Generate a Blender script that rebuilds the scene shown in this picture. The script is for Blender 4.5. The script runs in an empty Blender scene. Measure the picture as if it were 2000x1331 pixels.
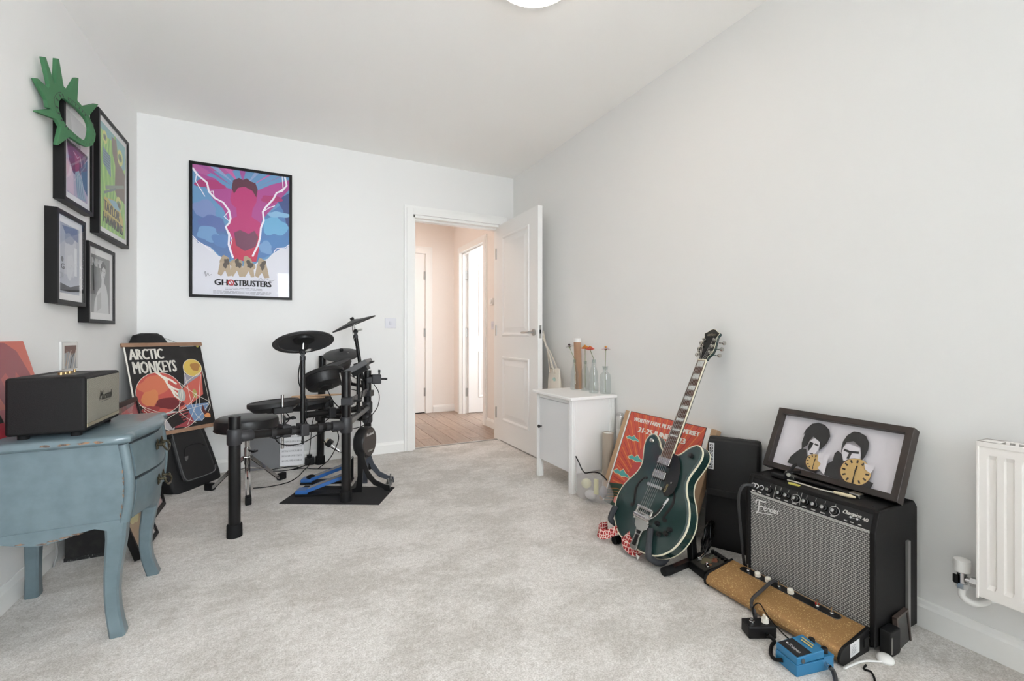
import bpy, bmesh, math, random
from mathutils import Vector, Matrix
from math import sin, cos, pi, radians
random.seed(7)
SC = bpy.context.scene
COL = SC.collection

# ------------------------------------------------------------------ camera, world, lights, exposure
cam_d = bpy.data.cameras.new('camera')
cam_d.sensor_width = 36.0
cam_d.sensor_fit = 'HORIZONTAL'
cam_d.lens = 869.0 / 2000.0 * 36.0
cam_d.shift_y = -8.5 / 2000.0
cam_d.clip_start = 0.02
cam = bpy.data.objects.new('camera', cam_d)
COL.objects.link(cam)
cam.location = (0, 0, 0.946)
cam.rotation_euler = (radians(90), 0, radians(-26.6))
SC.camera = cam

world = bpy.data.worlds.new('daylight')
SC.world = world
world.use_nodes = True
wb = world.node_tree.nodes['Background']
wb.inputs[0].default_value = (0.80, 0.90, 1.0, 1)
wb.inputs[1].default_value = 1.5

def area_light(name, loc, rot, sx, sy, power, color):
    d = bpy.data.lights.new(name, 'AREA')
    d.shape = 'RECTANGLE'; d.size = sx; d.size_y = sy
    d.energy = power; d.color = color
    o = bpy.data.objects.new(name, d); COL.objects.link(o)
    o.location = loc; o.rotation_euler = rot
    return o
# daylight falling through the big window behind the camera, and an assumed light in the windowless room across the hall
area_light('window_daylight', (0.51, -1.98, 1.45), (radians(84), 0, radians(9)), 1.4, 1.4, 21, (0.90, 0.955, 1.0)).data.spread = radians(72)
sun_d = bpy.data.lights.new('bounce_sun', 'SUN'); sun_d.energy = 60; sun_d.angle = radians(2); sun_d.color = (0.90, 0.965, 1.0)
bounce_sun = bpy.data.objects.new('bounce_sun', sun_d); COL.objects.link(bounce_sun)
bounce_sun.rotation_euler = (radians(55), 0, radians(-60))   # sunlight added out of view; its bounce off wall and carpet fills the room
area_light('far_room_assumed_light', (3.1, 4.45, 1.4), (radians(90), 0, radians(90)), 1.1, 1.5, 20, (0.95, 0.975, 1.0))  # added inside the closed side room to make it bright; no window there

SC.cycles.max_bounces = 16
SC.cycles.diffuse_bounces = 14   # light keeps bouncing between the pale walls
vs = SC.view_settings
vs.view_transform = 'Standard'
vs.look = 'None'
vs.exposure = 0.27
vs.gamma = 1.0
vs.use_curve_mapping = False

# ------------------------------------------------------------------ materials
def lin(c):
    o = []
    for v in c[:3]:
        v = v / 255.0
        o.append(v / 12.92 if v <= 0.04045 else ((v + 0.055) / 1.055) ** 2.4)
    return (*o, 1.0)
MATS = {}
def mat(name, rgb, rough=0.5, metal=0.0, bump=None, var=None, coat=0.0, spec=None, emit=None):
    """bump = (scale, strength); var = (scale, second rgb, lo, hi)"""
    if name in MATS: return MATS[name]
    m = bpy.data.materials.new(name); m.use_nodes = True
    nt = m.node_tree; b = nt.nodes['Principled BSDF']
    b.inputs['Base Color'].default_value = lin(rgb)
    b.inputs['Roughness'].default_value = rough
    b.inputs['Metallic'].default_value = metal
    if coat: b.inputs['Coat Weight'].default_value = coat; b.inputs['Coat Roughness'].default_value = 0.06
    if spec is not None: b.inputs['Specular IOR Level'].default_value = spec
    if emit:
        b.inputs['Emission Color'].default_value = lin(emit[0]); b.inputs['Emission Strength'].default_value = emit[1]
    tc = None
    if bump or var:
        tc = nt.nodes.new('ShaderNodeTexCoord')
    if var:
        n = nt.nodes.new('ShaderNodeTexNoise'); n.inputs['Scale'].default_value = var[0]; n.inputs['Detail'].default_value = 4
        nt.links.new(tc.outputs['Object'], n.inputs['Vector'])
        r = nt.nodes.new('ShaderNodeValToRGB')
        r.color_ramp.elements[0].position = var[2]; r.color_ramp.elements[1].position = var[3]
        r.color_ramp.elements[0].color = lin(rgb); r.color_ramp.elements[1].color = lin(var[1])
        nt.links.new(n.outputs['Fac'], r.inputs['Fac']); nt.links.new(r.outputs['Color'], b.inputs['Base Color'])
    if bump:
        n = nt.nodes.new('ShaderNodeTexNoise'); n.inputs['Scale'].default_value = bump[0]; n.inputs['Detail'].default_value = 3
        nt.links.new(tc.outputs['Object'], n.inputs['Vector'])
        bp = nt.nodes.new('ShaderNodeBump'); bp.inputs['Strength'].default_value = bump[1]; bp.inputs['Distance'].default_value = 0.002
        nt.links.new(n.outputs['Fac'], bp.inputs['Height']); nt.links.new(bp.outputs['Normal'], b.inputs['Normal'])
    MATS[name] = m
    return m

def glass_sheet(name, tint=(255, 255, 255), ior=1.45, extra=0.0):
    if name in MATS: return MATS[name]
    m = bpy.data.materials.new(name); m.use_nodes = True
    nt = m.node_tree; nt.nodes.remove(nt.nodes['Principled BSDF'])
    out = nt.nodes['Material Output']
    t = nt.nodes.new('ShaderNodeBsdfTransparent'); t.inputs[0].default_value = lin(tint)
    g = nt.nodes.new('ShaderNodeBsdfGlossy'); g.inputs['Roughness'].default_value = 0.02
    f = nt.nodes.new('ShaderNodeFresnel'); f.inputs['IOR'].default_value = ior
    mx = nt.nodes.new('ShaderNodeMixShader')
    ge = nt.nodes.new('ShaderNodeNewGeometry'); inv = nt.nodes.new('ShaderNodeMath'); inv.operation = 'SUBTRACT'; inv.inputs[0].default_value = 1.0
    nt.links.new(ge.outputs['Backfacing'], inv.inputs[1]); ml = nt.nodes.new('ShaderNodeMath'); ml.operation = 'MULTIPLY'
    nt.links.new(f.outputs[0], ml.inputs[0]); nt.links.new(inv.outputs[0], ml.inputs[1]); f = ml
    if extra:
        ad = nt.nodes.new('ShaderNodeMath'); ad.operation = 'ADD'; ad.inputs[1].default_value = extra
        nt.links.new(f.outputs[0], ad.inputs[0]); nt.links.new(ad.outputs[0], mx.inputs[0])
    else:
        nt.links.new(f.outputs[0], mx.inputs[0])
    nt.links.new(t.outputs[0], mx.inputs[1]); nt.links.new(g.outputs[0], mx.inputs[2])
    nt.links.new(mx.outputs[0], out.inputs['Surface'])
    MATS[name] = m
    return m

def carpet_mat():
    m = mat('carpet', (206, 202, 198), 0.95, spec=0.1)
    nt = m.node_tree; b = nt.nodes['Principled BSDF']; L = nt.links
    tc = nt.nodes.new('ShaderNodeTexCoord')
    def noise(scale, detail, rough=0.5, sx=1, sy=1):
        mp = nt.nodes.new('ShaderNodeMapping'); mp.inputs['Scale'].default_value = (sx, sy, 1)
        L.new(tc.outputs['Object'], mp.inputs['Vector'])
        n = nt.nodes.new('ShaderNodeTexNoise'); n.inputs['Scale'].default_value = scale
        n.inputs['Detail'].default_value = detail; n.inputs['Roughness'].default_value = rough
        L.new(mp.outputs[0], n.inputs['Vector']); return n
    fine = noise(210, 3, 0.7); mid = noise(60, 3, 0.6); big = noise(3.4, 5, 0.7, 1.0, 1.5)
    def ramp(n, lo, hi, c0, c1):
        r = nt.nodes.new('ShaderNodeValToRGB')
        r.color_ramp.elements[0].position = lo; r.color_ramp.elements[1].position = hi
        r.color_ramp.elements[0].color = lin(c0); r.color_ramp.elements[1].color = lin(c1)
        L.new(n.outputs['Fac'], r.inputs['Fac']); return r
    a = ramp(big, 0.42, 0.58, (222, 218, 213), (246, 243, 240))
    c = ramp(fine, 0.36, 0.62, (216, 214, 211), (255, 255, 255))
    c2 = ramp(mid, 0.3, 0.7, (234, 232, 230), (255, 255, 255))
    def mul(x, y):
        q = nt.nodes.new('ShaderNodeMix'); q.data_type = 'RGBA'; q.blend_type = 'MULTIPLY'; q.inputs['Factor'].default_value = 1
        L.new(x, q.inputs['A']); L.new(y, q.inputs['B']); return q.outputs['Result']
    L.new(mul(mul(a.outputs[0], c.outputs[0]), c2.outputs[0]), b.inputs['Base Color'])
    bp = nt.nodes.new('ShaderNodeBump'); bp.inputs['Strength'].default_value = 0.8; bp.inputs['Distance'].default_value = 0.004
    L.new(fine.outputs['Fac'], bp.inputs['Height']); L.new(bp.outputs[0], b.inputs['Normal'])
    b.inputs['Sheen Weight'].default_value = 0.25
    return m

def wood_mat(name, c0, c1, scale=(1, 12, 1), rough=0.45, rnd=0.25):
    m = mat(name, c0, rough); nt = m.node_tree; b = nt.nodes['Principled BSDF']; L = nt.links
    tc = nt.nodes.new('ShaderNodeTexCoord'); mp = nt.nodes.new('ShaderNodeMapping'); mp.inputs['Scale'].default_value = scale
    oi = nt.nodes.new('ShaderNodeObjectInfo')
    L.new(tc.outputs['Object'], mp.inputs['Vector'])
    n = nt.nodes.new('ShaderNodeTexNoise'); n.inputs['Scale'].default_value = 6; n.inputs['Detail'].default_value = 6
    n.noise_dimensions = '4D'
    L.new(mp.outputs[0], n.inputs['Vector'])
    w = nt.nodes.new('ShaderNodeMath'); w.operation = 'MULTIPLY'; w.inputs[1].default_value = 20
    L.new(oi.outputs['Random'], w.inputs[0]); L.new(w.outputs[0], n.inputs['W'])
    r = nt.nodes.new('ShaderNodeValToRGB'); r.color_ramp.elements[0].position = 0.3; r.color_ramp.elements[1].position = 0.7
    r.color_ramp.elements[0].color = lin(c0); r.color_ramp.elements[1].color = lin(c1)
    L.new(n.outputs['Fac'], r.inputs['Fac'])
    hs = nt.nodes.new('ShaderNodeHueSaturation')
    v = nt.nodes.new('ShaderNodeMath'); v.operation = 'MULTIPLY_ADD'; v.inputs[1].default_value = rnd; v.inputs[2].default_value = 1 - rnd / 2
    L.new(oi.outputs['Random'], v.inputs[0]); L.new(v.outputs[0], hs.inputs['Value'])
    L.new(r.outputs[0], hs.inputs['Color']); L.new(hs.outputs[0], b.inputs['Base Color'])
    return m

# ------------------------------------------------------------------ mesh helpers
def V(*a): return Vector(a)
def frame_of(n):
    n = Vector(n).normalized()
    t = Vector((0, 0, 1)) if abs(n.z) < 0.9 else Vector((1, 0, 0))
    u = t.cross(n).normalized(); v = n.cross(u)
    return u, v, n
def catmull(pts, k=6):
    p = [Vector(q) for q in pts]
    if len(p) < 3: return p
    out = []
    for i in range(len(p) - 1):
        a = p[i - 1] if i else p[0] * 2 - p[1]
        b, c = p[i], p[i + 1]
        d = p[i + 2] if i + 2 < len(p) else c * 2 - b
        for j in range(k):
            t = j / k
            out.append(0.5 * ((2 * b) + (c - a) * t + (2 * a - 5 * b + 4 * c - d) * t * t + (3 * b - a - 3 * c + d) * t ** 3))
    out.append(p[-1]); return out

ORG = {}
class MB:
    def __init__(s, M=None):
        s.v = []; s.f = []; s.m = []; s.s = []; s.M = M
    def add(s, vs_, fs, m=0, smooth=False):
        o = len(s.v)
        for p in vs_:
            p = Vector(p)
            s.v.append(s.M @ p if s.M else p)
        for f in fs:
            s.f.append([i + o for i in f]); s.m.append(m); s.s.append(smooth)
        return s
    def obox(s, c, a, b, n, m=0):
        c, a, b, n = Vector(c), Vector(a), Vector(b), Vector(n)
        vs_ = [c + i * a + j * b + k * n for i in (-1, 1) for j in (-1, 1) for k in (-1, 1)]
        fs = [(0, 1, 3, 2), (4, 6, 7, 5), (0, 4, 5, 1), (2, 3, 7, 6), (0, 2, 6, 4), (1, 5, 7, 3)]
        if a.cross(b).dot(n) < 0: fs = [f[::-1] for f in fs]
        return s.add(vs_, fs, m)
    def box(s, p0, p1, m=0):
        p0, p1 = Vector(p0), Vector(p1)
        c = (p0 + p1) / 2; h = (p1 - p0) / 2
        return s.obox(c, (abs(h.x), 0, 0), (0, abs(h.y), 0), (0, 0, abs(h.z)), m)
    def lathe(s, prof, o, axis=(0, 0, 1), n=24, m=0, smooth=True, closed=False, caps=True):
        u, v, w = frame_of(axis); o = Vector(o); vs_ = []; fs = []
        for (r, h) in prof:
            for i in range(n):
                a = 2 * pi * i / n
                vs_.append(o + u * (r * cos(a)) + v * (r * sin(a)) + w * h)
        k = len(prof)
        for j in range(k if closed else k - 1):
            j2 = (j + 1) % k
            for i in range(n):
                i2 = (i + 1) % n
                fs.append((j * n + i, j * n + i2, j2 * n + i2, j2 * n + i))
        if not closed and caps:
            fs.append(tuple(range(n))[::-1]); fs.append(tuple((k - 1) * n + i for i in range(n)))
        return s.add(vs_, fs, m, smooth)
    def cyl(s, p, q, r, r2=None, n=16, m=0):
        p, q = Vector(p), Vector(q); h = (q - p).length
        return s.lathe([(r, 0), (r if r2 is None else r2, h)], p, q - p, n, m)
    def tube(s, path, r, n=8, m=0, k=6, closed=False):
        pts = catmull(path, k) if k else [Vector(p) for p in path]
        rr = r if isinstance(r, (list, tuple)) else None
        u = None; vs_ = []; fs = []; N = len(pts)
        for i, p in enumerate(pts):
            t = (pts[min(i + 1, N - 1)] - pts[max(i - 1, 0)]).normalized()
            if u is None: u, w, _ = frame_of(t)
            else:
                u = (u - t * u.dot(t)).normalized(); w = t.cross(u)
            ri = r if rr is None else rr[0] + (rr[1] - rr[0]) * i / (N - 1)
            for j in range(n):
                a = 2 * pi * j / n
                vs_.append(p + u * (ri * cos(a)) + w * (ri * sin(a)))
        for i in range(N - 1):
            for j in range(n):
                j2 = (j + 1) % n
                fs.append((i * n + j, i * n + j2, (i + 1) * n + j2, (i + 1) * n + j))
        fs.append(tuple(range(n))[::-1]); fs.append(tuple((N - 1) * n + j for j in range(n)))
        return s.add(vs_, fs, m, True)
    def prism(s, poly, o, U, Vv, h, m=0, smooth=False):
        """poly in (U, V) axes from o, extruded by vector h"""
        o, U, Vv, h = Vector(o), Vector(U), Vector(Vv), Vector(h); n = len(poly)
        b = [o + U * a + Vv * c for a, c in poly]; t = [p + h for p in b]
        area = sum(poly[i][0] * poly[(i + 1) % n][1] - poly[(i + 1) % n][0] * poly[i][1] for i in range(n))
        flip = (area > 0) == (U.cross(Vv).dot(h) > 0)
        caps = [tuple(range(n))[::-1], tuple(range(n, 2 * n))] if flip else [tuple(range(n)), tuple(range(n, 2 * n))[::-1]]
        sides = []
        for i in range(n):
            j = (i + 1) % n
            sides.append((i, j, n + j, n + i) if flip else (i, n + i, n + j, j))
        ofs = len(s.v)
        s.add(b + t, caps, m, False)
        for f in sides:
            s.f.append([i + ofs for i in f]); s.m.append(m); s.s.append(smooth)
        return s
    def ell(s, c, rx, ry, rz, n=16, k=10, m=0):
        vs_ = []; fs = []
        for j in range(k + 1):
            t = pi * j / k
            for i in range(n):
                a = 2 * pi * i / n
                vs_.append((c[0] + rx * sin(t) * cos(a), c[1] + ry * sin(t) * sin(a), c[2] - rz * cos(t)))
        for j in range(k):
            for i in range(n):
                i2 = (i + 1) % n
                fs.append((j * n + i, j * n + i2, (j + 1) * n + i2, (j + 1) * n + i))
        return s.add(vs_, fs, m, True)
    def loft(s, rings, m=0, smooth=True, caps=True):
        n = len(rings[0]); vs_ = [p for r in rings for p in r]; fs = []
        for j in range(len(rings) - 1):
            for i in range(n):
                i2 = (i + 1) % n
                fs.append((j * n + i, j * n + i2, (j + 1) * n + i2, (j + 1) * n + i))
        if caps:
            fs.append(tuple(range(n))[::-1]); fs.append(tuple((len(rings) - 1) * n + i for i in range(n)))
        return s.add(vs_, fs, m, smooth)
    def mesh(s, name, mats, org, weld=False):
        me = bpy.data.meshes.new(name)
        me.from_pydata([tuple(p - org) for p in s.v], [], s.f)
        for mm in (mats if isinstance(mats, (list, tuple)) else [mats]): me.materials.append(mm)
        me.polygons.foreach_set('material_index', s.m)
        me.polygons.foreach_set('use_smooth', s.s)
        bm = bmesh.new(); bm.from_mesh(me)
        bmesh.ops.remove_doubles(bm, verts=bm.verts, dist=1e-6)
        bmesh.ops.recalc_face_normals(bm, faces=bm.faces) if not weld else None
        bm.to_mesh(me); bm.free()
        if any(s.s): me.set_sharp_from_angle(angle=radians(38))
        me.update(); return me
    def build(s, name, mats, parent=None, loc=None, bevel=0.0, seg=2, flat=False):
        if parent is not None: org = ORG[parent]
        else:
            if loc is None:
                xs = [p.x for p in s.v]; ys = [p.y for p in s.v]; zs = [p.z for p in s.v]
                loc = ((min(xs) + max(xs)) / 2, (min(ys) + max(ys)) / 2, min(zs))
            org = Vector(loc)
        me = s.mesh(name, mats, org, weld=flat)
        o = bpy.data.objects.new(name, me); COL.objects.link(o)
        ORG[o] = org
        if parent is not None: o.parent = parent
        else: o.location = org
        if bevel:
            md = o.modifiers.new('bevel', 'BEVEL'); md.width = bevel; md.segments = seg
            md.limit_method = 'ANGLE'; md.angle_limit = radians(40)
        return o
def tag(o, label, cat=None, group=None, kind=None):
    o['label'] = label
    if cat: o['category'] = cat
    if group: o['group'] = group
    if kind: o['kind'] = kind
    return o
def thing(name, label, cat, loc, group=None):
    o = bpy.data.objects.new(name, None); COL.objects.link(o)
    o.location = loc; o.empty_display_size = 0.05
    ORG[o] = Vector(loc)
    return tag(o, label, cat, group)
def solo(mb, name, mats, label, cat, group=None, **k):
    return tag(mb.build(name, mats, **k), label, cat, group)
def struct(mb, name, mats, label, **k):
    return tag(mb.build(name, mats, **k), label, None, None, 'structure')

# ------------------------------------------------------------------ flat print helper
TXT = {}
def text_geo(t):
    if t in TXT: return TXT[t]
    cu = bpy.data.curves.new('lettering', 'FONT'); cu.body = t; cu.resolution_u = 2
    ob = bpy.data.objects.new('lettering', cu); COL.objects.link(ob)
    dg = bpy.context.evaluated_depsgraph_get(); dg.update()
    me = bpy.data.meshes.new_from_object(ob.evaluated_get(dg))
    vs_ = [(v.co.x, v.co.y) for v in me.vertices]; fs = [tuple(p.vertices) for p in me.polygons]
    bpy.data.objects.remove(ob); bpy.data.curves.remove(cu); bpy.data.meshes.remove(me)
    x0 = min(v[0] for v in vs_); x1 = max(v[0] for v in vs_); y0 = min(v[1] for v in vs_); y1 = max(v[1] for v in vs_)
    TXT[t] = ([((a - x0) / (x1 - x0), (b - y0) / (y1 - y0)) for a, b in vs_], fs)
    return TXT[t]

class Art:
    """flat print on a rectangle: O top-left corner, U across (full width), W down (full height), N outwards"""
    def __init__(s, O, U, W, N, eps=0.00008, rough=0.5):
        s.O, s.U, s.W, s.N = Vector(O), Vector(U), Vector(W), Vector(N).normalized()
        s.asp = s.U.length / s.W.length; s.eps = eps; s.lay = 0; s.rough = rough
        s.mb = MB(); s.pal = {}
    def slot(s, c):
        if isinstance(c, str): key = c
        else: key = 'ink_%d_%d_%d' % tuple(c)
        if key not in s.pal:
            s.pal[key] = (len(s.pal), MATS[key] if isinstance(c, str) else mat(key, c, s.rough))
        return s.pal[key][0]
    def pt(s, u, v): return s.O + s.U * u + s.W * v + s.N * (s.eps * s.lay)
    def poly(s, pts, c, keep=False):
        if not keep: s.lay += 1
        n = len(pts)
        area = sum(pts[i][0] * pts[(i + 1) % n][1] - pts[(i + 1) % n][0] * pts[i][1] for i in range(n))
        vs_ = [s.pt(u, v) for u, v in pts]
        nn = s.U.cross(s.W).dot(s.N)
        f = tuple(range(n)) if (area * nn > 0) else tuple(range(n))[::-1]
        s.mb.add(vs_, [f], s.slot(c))
    def rect(s, a, b, c, d, col, keep=False): s.poly([(a, b), (c, b), (c, d), (a, d)], col, keep)
    def circ(s, u, v, r, col, ry=None, n=28, a0=0, a1=2 * pi, rot=0, keep=False):
        ry = r if ry is None else ry; P = []
        full = abs(a1 - a0 - 2 * pi) < 1e-6
        for i in range(n if full else n + 1):
            a = a0 + (a1 - a0) * i / n
            x, y = r * cos(a), ry * sin(a)
            P.append((u + x * cos(rot) - y * sin(rot), v + (x * sin(rot) + y * cos(rot)) * s.asp))
        s.poly(P, col, keep)
    def blob(s, u, v, r, ry, col, seed=0, amp=0.25, n=22):
        rnd = random.Random(seed); ph = [rnd.uniform(0, 6.3) for _ in range(4)]
        P = []
        for i in range(n):
            a = 2 * pi * i / n
            k = 1 + amp * (0.5 * sin(2 * a + ph[0]) + 0.35 * sin(3 * a + ph[1]) + 0.3 * sin(5 * a + ph[2]))
            P.append((u + r * k * cos(a), v + ry * k * sin(a) * s.asp))
        s.poly(P, col)
    def line(s, pts, w, col, keep=False, taper=False):
        if not keep: s.lay += 1
        P = [Vector((u, v / s.asp)) for u, v in pts]; n = len(P); Lf = []; Rt = []
        for i, p in enumerate(P):
            t = (P[min(i + 1, n - 1)] - P[max(i - 1, 0)]).normalized(); q = Vector((-t.y, t.x))
            ww = w * (1 - 0.85 * i / (n - 1)) if taper else w
            Lf.append(p + q * ww / 2); Rt.append(p - q * ww / 2)
        vs_ = [s.pt(a.x, a.y * s.asp) for a in Lf + Rt]
        fs = []
        nn = s.U.cross(s.W).dot(s.N)
        for i in range(n - 1):
            f = (i, i + 1, n + i + 1, n + i)
            fs.append(f[::-1] if nn > 0 else f)
        s.mb.add(vs_, fs, s.slot(col))
    def curve(s, pts, w, col, k=6, keep=False):
        c = catmull([(a, b, 0) for a, b in pts], k)
        s.line([(p.x, p.y) for p in c], w, col, keep)
    def text(s, t, a, b, c, d, col, shear=0.0, rise=0.0, bold=0):
        """text fitted into the rectangle (a, b)-(c, d)"""
        s.lay += 1
        vs_, fs = text_geo(t); nn = s.U.cross(s.W).dot(s.N)
        offs = [(0, 0)] if not bold else [(-bold, 0), (bold, 0), (0, 0)]
        for dx, dy in offs:
            P = [s.pt(a + (c - a) * x + shear * (y - 0.5) * (d - b) / s.asp + dx, d - (d - b) * y - rise * x + dy) for x, y in vs_]
            s.mb.add(P, [f[::-1] if nn > 0 else f for f in fs], s.slot(col))
    def build(s, name, parent=None, **k):
        ms = [m for _, m in sorted(s.pal.values(), key=lambda q: q[0])]
        return s.mb.build(name, ms, parent, flat=True, **k)
# ------------------------------------------------------------------ the room
XL, XR, YB, YF, H = -0.883, 1.85, 3.67, -1.8, 2.4
WALL = mat('wall_paint', (233, 233, 232), 0.85, bump=(180, 0.05))
CEIL = mat('ceiling_paint', (250, 249, 247), 0.9)
TRIM = mat('white_gloss', (240, 240, 238), 0.32)
DOORW = mat('door_white', (238, 238, 237), 0.38)
HALLW = mat('hall_paint', (238, 232, 227), 0.85)
CHROME = mat('chrome', (200, 200, 200), 0.12, 1.0)
STEEL = mat('brushed_steel', (176, 176, 174), 0.3, 1.0)
BLACKP = mat('black_plastic', (22, 22, 23), 0.45, spec=.3)
RUBBER = mat('black_rubber', (18, 18, 19), 0.75, spec=.25)
WHITEP = mat('white_plastic', (236, 236, 234), 0.35)

struct(MB().box((XL - .1, YF - .1, -.08), (XR + .1, 3.705, 0)), 'floor', carpet_mat(), 'pale grey cut pile carpet covering the whole room')
struct(MB().box((XL - .1, YF - .1, H), (XR + .1, YB + .1, H + .08)), 'ceiling', CEIL, 'plain white painted ceiling')
struct(MB().box((XL - .1, YF - .1, 0), (XL, YB + .1, H)), 'wall_left', WALL, 'white wall hung with a cluster of black frames')
struct(MB().box((XR, YF - .1, 0), (XR + .1, YB, H)), 'wall_right', WALL, 'long white wall behind the guitar and amplifier')
DX0, DX1, DZ = 0.915, 1.705, 1.955
struct(MB().box((XL, YB, 0), (DX0, YB + .1, H)).box((DX1, YB, 0), (XR + .1, YB + .1, H)).box((DX0, YB, DZ), (DX1, YB + .1, H)),
       'wall_back', WALL, 'white wall with the doorway and the large film poster')
WX0, WX1, WZ0, WZ1 = -0.24, 1.26, 0.75, 2.15
struct(MB().box((XL, YF - .1, 0), (WX0, YF, H)).box((WX1, YF - .1, 0), (XR, YF, H)).box((WX0, YF - .1, 0), (WX1, YF, WZ0)).box((WX0, YF - .1, WZ1), (WX1, YF, H)),
       'wall_front', WALL, 'white wall with the wide window facing the doorway')
w = MB(); t = .05
w.box((WX0, YF - .09, WZ0), (WX1, YF - .03, WZ0 + t)).box((WX0, YF - .09, WZ1 - t), (WX1, YF - .03, WZ1))
for x in (WX0, (WX0 + WX1 - t) / 2, WX1 - t): w.box((x, YF - .09, WZ0), (x + t, YF - .03, WZ1))
win = struct(w, 'window_1', TRIM, 'wide white framed window')
MB().box((WX0 + t, YF - .065, WZ0 + t), (WX1 - t, YF - .06, WZ1 - t)).build('pane', glass_sheet('window_glass'), win)
MB().box((WX0 - .06, YF - .03, WZ0 - .03), (WX1 + .06, YF + .09, WZ0)).build('window_sill', TRIM, win)

def skirting(name, p, q, inward, label, h=.088, t=.014):
    """board along p-q (floor points), bevelled top, pushed out along inward"""
    p, q, n = Vector(p), Vector(q), Vector(inward)
    prof = [(0, 0), (t, 0), (t, h - .022), (t * .72, h - .014), (t * .5, h - .004), (t * .3, h), (0, h)]
    mb = MB().prism(prof, p, n, V(0, 0, 1), q - p)
    return struct(mb, name, TRIM, label)
skirting('baseboard_left', (XL, YF, 0), (XL, YB, 0), (1, 0, 0), 'white skirting board under the wall of black frames')
skirting('baseboard_right', (XR, YF, 0), (XR, YB, 0), (-1, 0, 0), 'white skirting board behind the guitar and amplifier')
skirting('baseboard_back', (XL, YB, 0), (.842, YB, 0), (0, -1, 0), 'white skirting board behind the drum kit')

def casing(mb, a0, a1, ztop, wdt, plane, axis, out):
    """moulded door casing: opening a0..a1 along axis, on plane, standing out by out (signed)"""
    def bx(p, q, dep):
        if axis == 'x': mb.box((p[0], plane, p[1]), (q[0], plane + dep, q[1]))
        else: mb.box((plane, p[0], p[1]), (plane + dep, q[0], q[1]))
    for e, dep in ((wdt, out), (wdt * .72, out * 1.35)):
        bx((a0 - e, 0), (a0, ztop + e), dep); bx((a1, 0), (a1 + e, ztop + e), dep); bx((a0, ztop), (a1, ztop + e), dep)
m = MB(); casing(m, DX0, DX1, DZ, .072, YB, 'x', -.016)
m.box((DX0 - .003, YB - .004, 0), (DX0 + .022, YB + .104, DZ)).box((DX1 - .003, YB + .0, 0), (DX1 + .02, YB + .104, DZ)).box((DX0, YB - .004, DZ - .022), (DX1, YB + .104, DZ + .003))
m.box((DX0 + .02, YB + .045, 0), (DX0 + .034, YB + .1, DZ)).box((DX0 + .02, YB + .045, DZ - .036), (DX1, YB + .1, DZ - .02))
struct(m, 'trim_1', TRIM, 'white moulded casing around the open doorway', bevel=.003)
struct(MB().box((DX0 + .02, 3.695, .0), (DX1, 3.725, .006)), 'trim_2', STEEL, 'thin metal threshold strip between carpet and planks', bevel=.002)

def panel_mould(mb, o, U, Wv, n, w, h):
    """raised and fielded door panel: stepped frame; o is the lower corner, U and Wv unit axes, n out of the face"""
    o, U, Wv, n = Vector(o), Vector(U), Vector(Wv), Vector(n)
    def ring(i, z): return [o + U * i + Wv * i + n * z, o + U * (w - i) + Wv * i + n * z, o + U * (w - i) + Wv * (h - i) + n * z, o + U * i + Wv * (h - i) + n * z]
    mb.loft([ring(0, -.001), ring(.006, .007), ring(.016, .007), ring(.030, -.0005), ring(.042, .0005), ring(.075, .007)], smooth=False)

# room door, standing open at a right angle to its wall
door = struct(MB().box((1.70, 2.952, .012), (1.74, 3.712, 1.95)), 'door_1', DOORW, 'white two-panel door standing wide open into the room', bevel=.0015)
for z0, z1 in ((.19, .765), (.945, 1.835)):
    for xs, nx in ((1.70, -1), (1.74, 1)):
        mb = MB(); panel_mould(mb, (xs, 3.09, z0), (0, 1, 0), (0, 0, 1), (nx, 0, 0), .50, z1 - z0)
        mb.build('panel', DOORW, door)
def lever(xs, nx):
    mb = MB(); y, z = 3.012, .975
    mb.cyl((xs, y, z), (xs + nx * .009, y, z), .026, n=24)
    mb.tube([(xs + nx * .008, y, z), (xs + nx * .035, y, z), (xs + nx * .048, y + .012, z), (xs + nx * .05, y + .04, z), (xs + nx * .05, y + .115, z)], .0085, 10)
    return mb
h_ = lever(1.70, -1).build('handle', STEEL, door); h_['label'] = 'brushed steel lever handle'
lever(1.74, 1).build('handle', STEEL, door)
MB().box((1.709, 2.9505, .93), (1.731, 2.953, 1.03)).build('latch_plate', STEEL, door, bevel=.001)
MB().box((1.714, 2.949, .965), (1.726, 2.951, .995)).build('latch_bolt', BLACKP, door)
for z in (.25, 1.0, 1.7):
    MB().cyl((1.697, 3.715, z - .05), (1.697, 3.715, z + .05), .007, n=10).build('hinge', STEEL, door)

# hall beyond the doorway
HX0, HX1, HY0, HY1 = -0.30, 1.87, 3.77, 5.38
struct(MB().box((HX0 - .1, HY0, 0), (HX0, HY1, H)), 'wall_hall_left', HALLW, 'cream hall wall at the far end of the hallway')
struct(MB().box((HX0 - .1, HY1, 0), (HX1 + .1, HY1 + .1, H)), 'wall_hall_back', HALLW, 'warm cream hall wall with a closed cupboard door')
SY0, SY1, SZ = 4.385, 5.125, 1.955
struct(MB().box((HX1, HY0, 0), (HX1 + .1, SY0, H)).box((HX1, SY1, 0), (HX1 + .1, HY1, H)).box((HX1, SY0, SZ), (HX1 + .1, SY1, H)),
       'wall_hall_right', HALLW, 'warm cream hall wall with thermostat and bright doorway')
struct(MB().box((HX0 - .1, HY0, H), (HX1 + .1, HY1 + .1, H + .08)), 'ceiling_hall', HALLW, 'cream hallway ceiling')
skirting('baseboard_hall_back', (1.595, HY1, 0), (HX1, HY1, 0), (0, -1, 0), 'white skirting board beside the cupboard door in the hall')
skirting('baseboard_hall_right', (HX1, HY0, 0), (HX1, SY0 - .07, 0), (-1, 0, 0), 'white skirting board under the hall thermostat')
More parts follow.
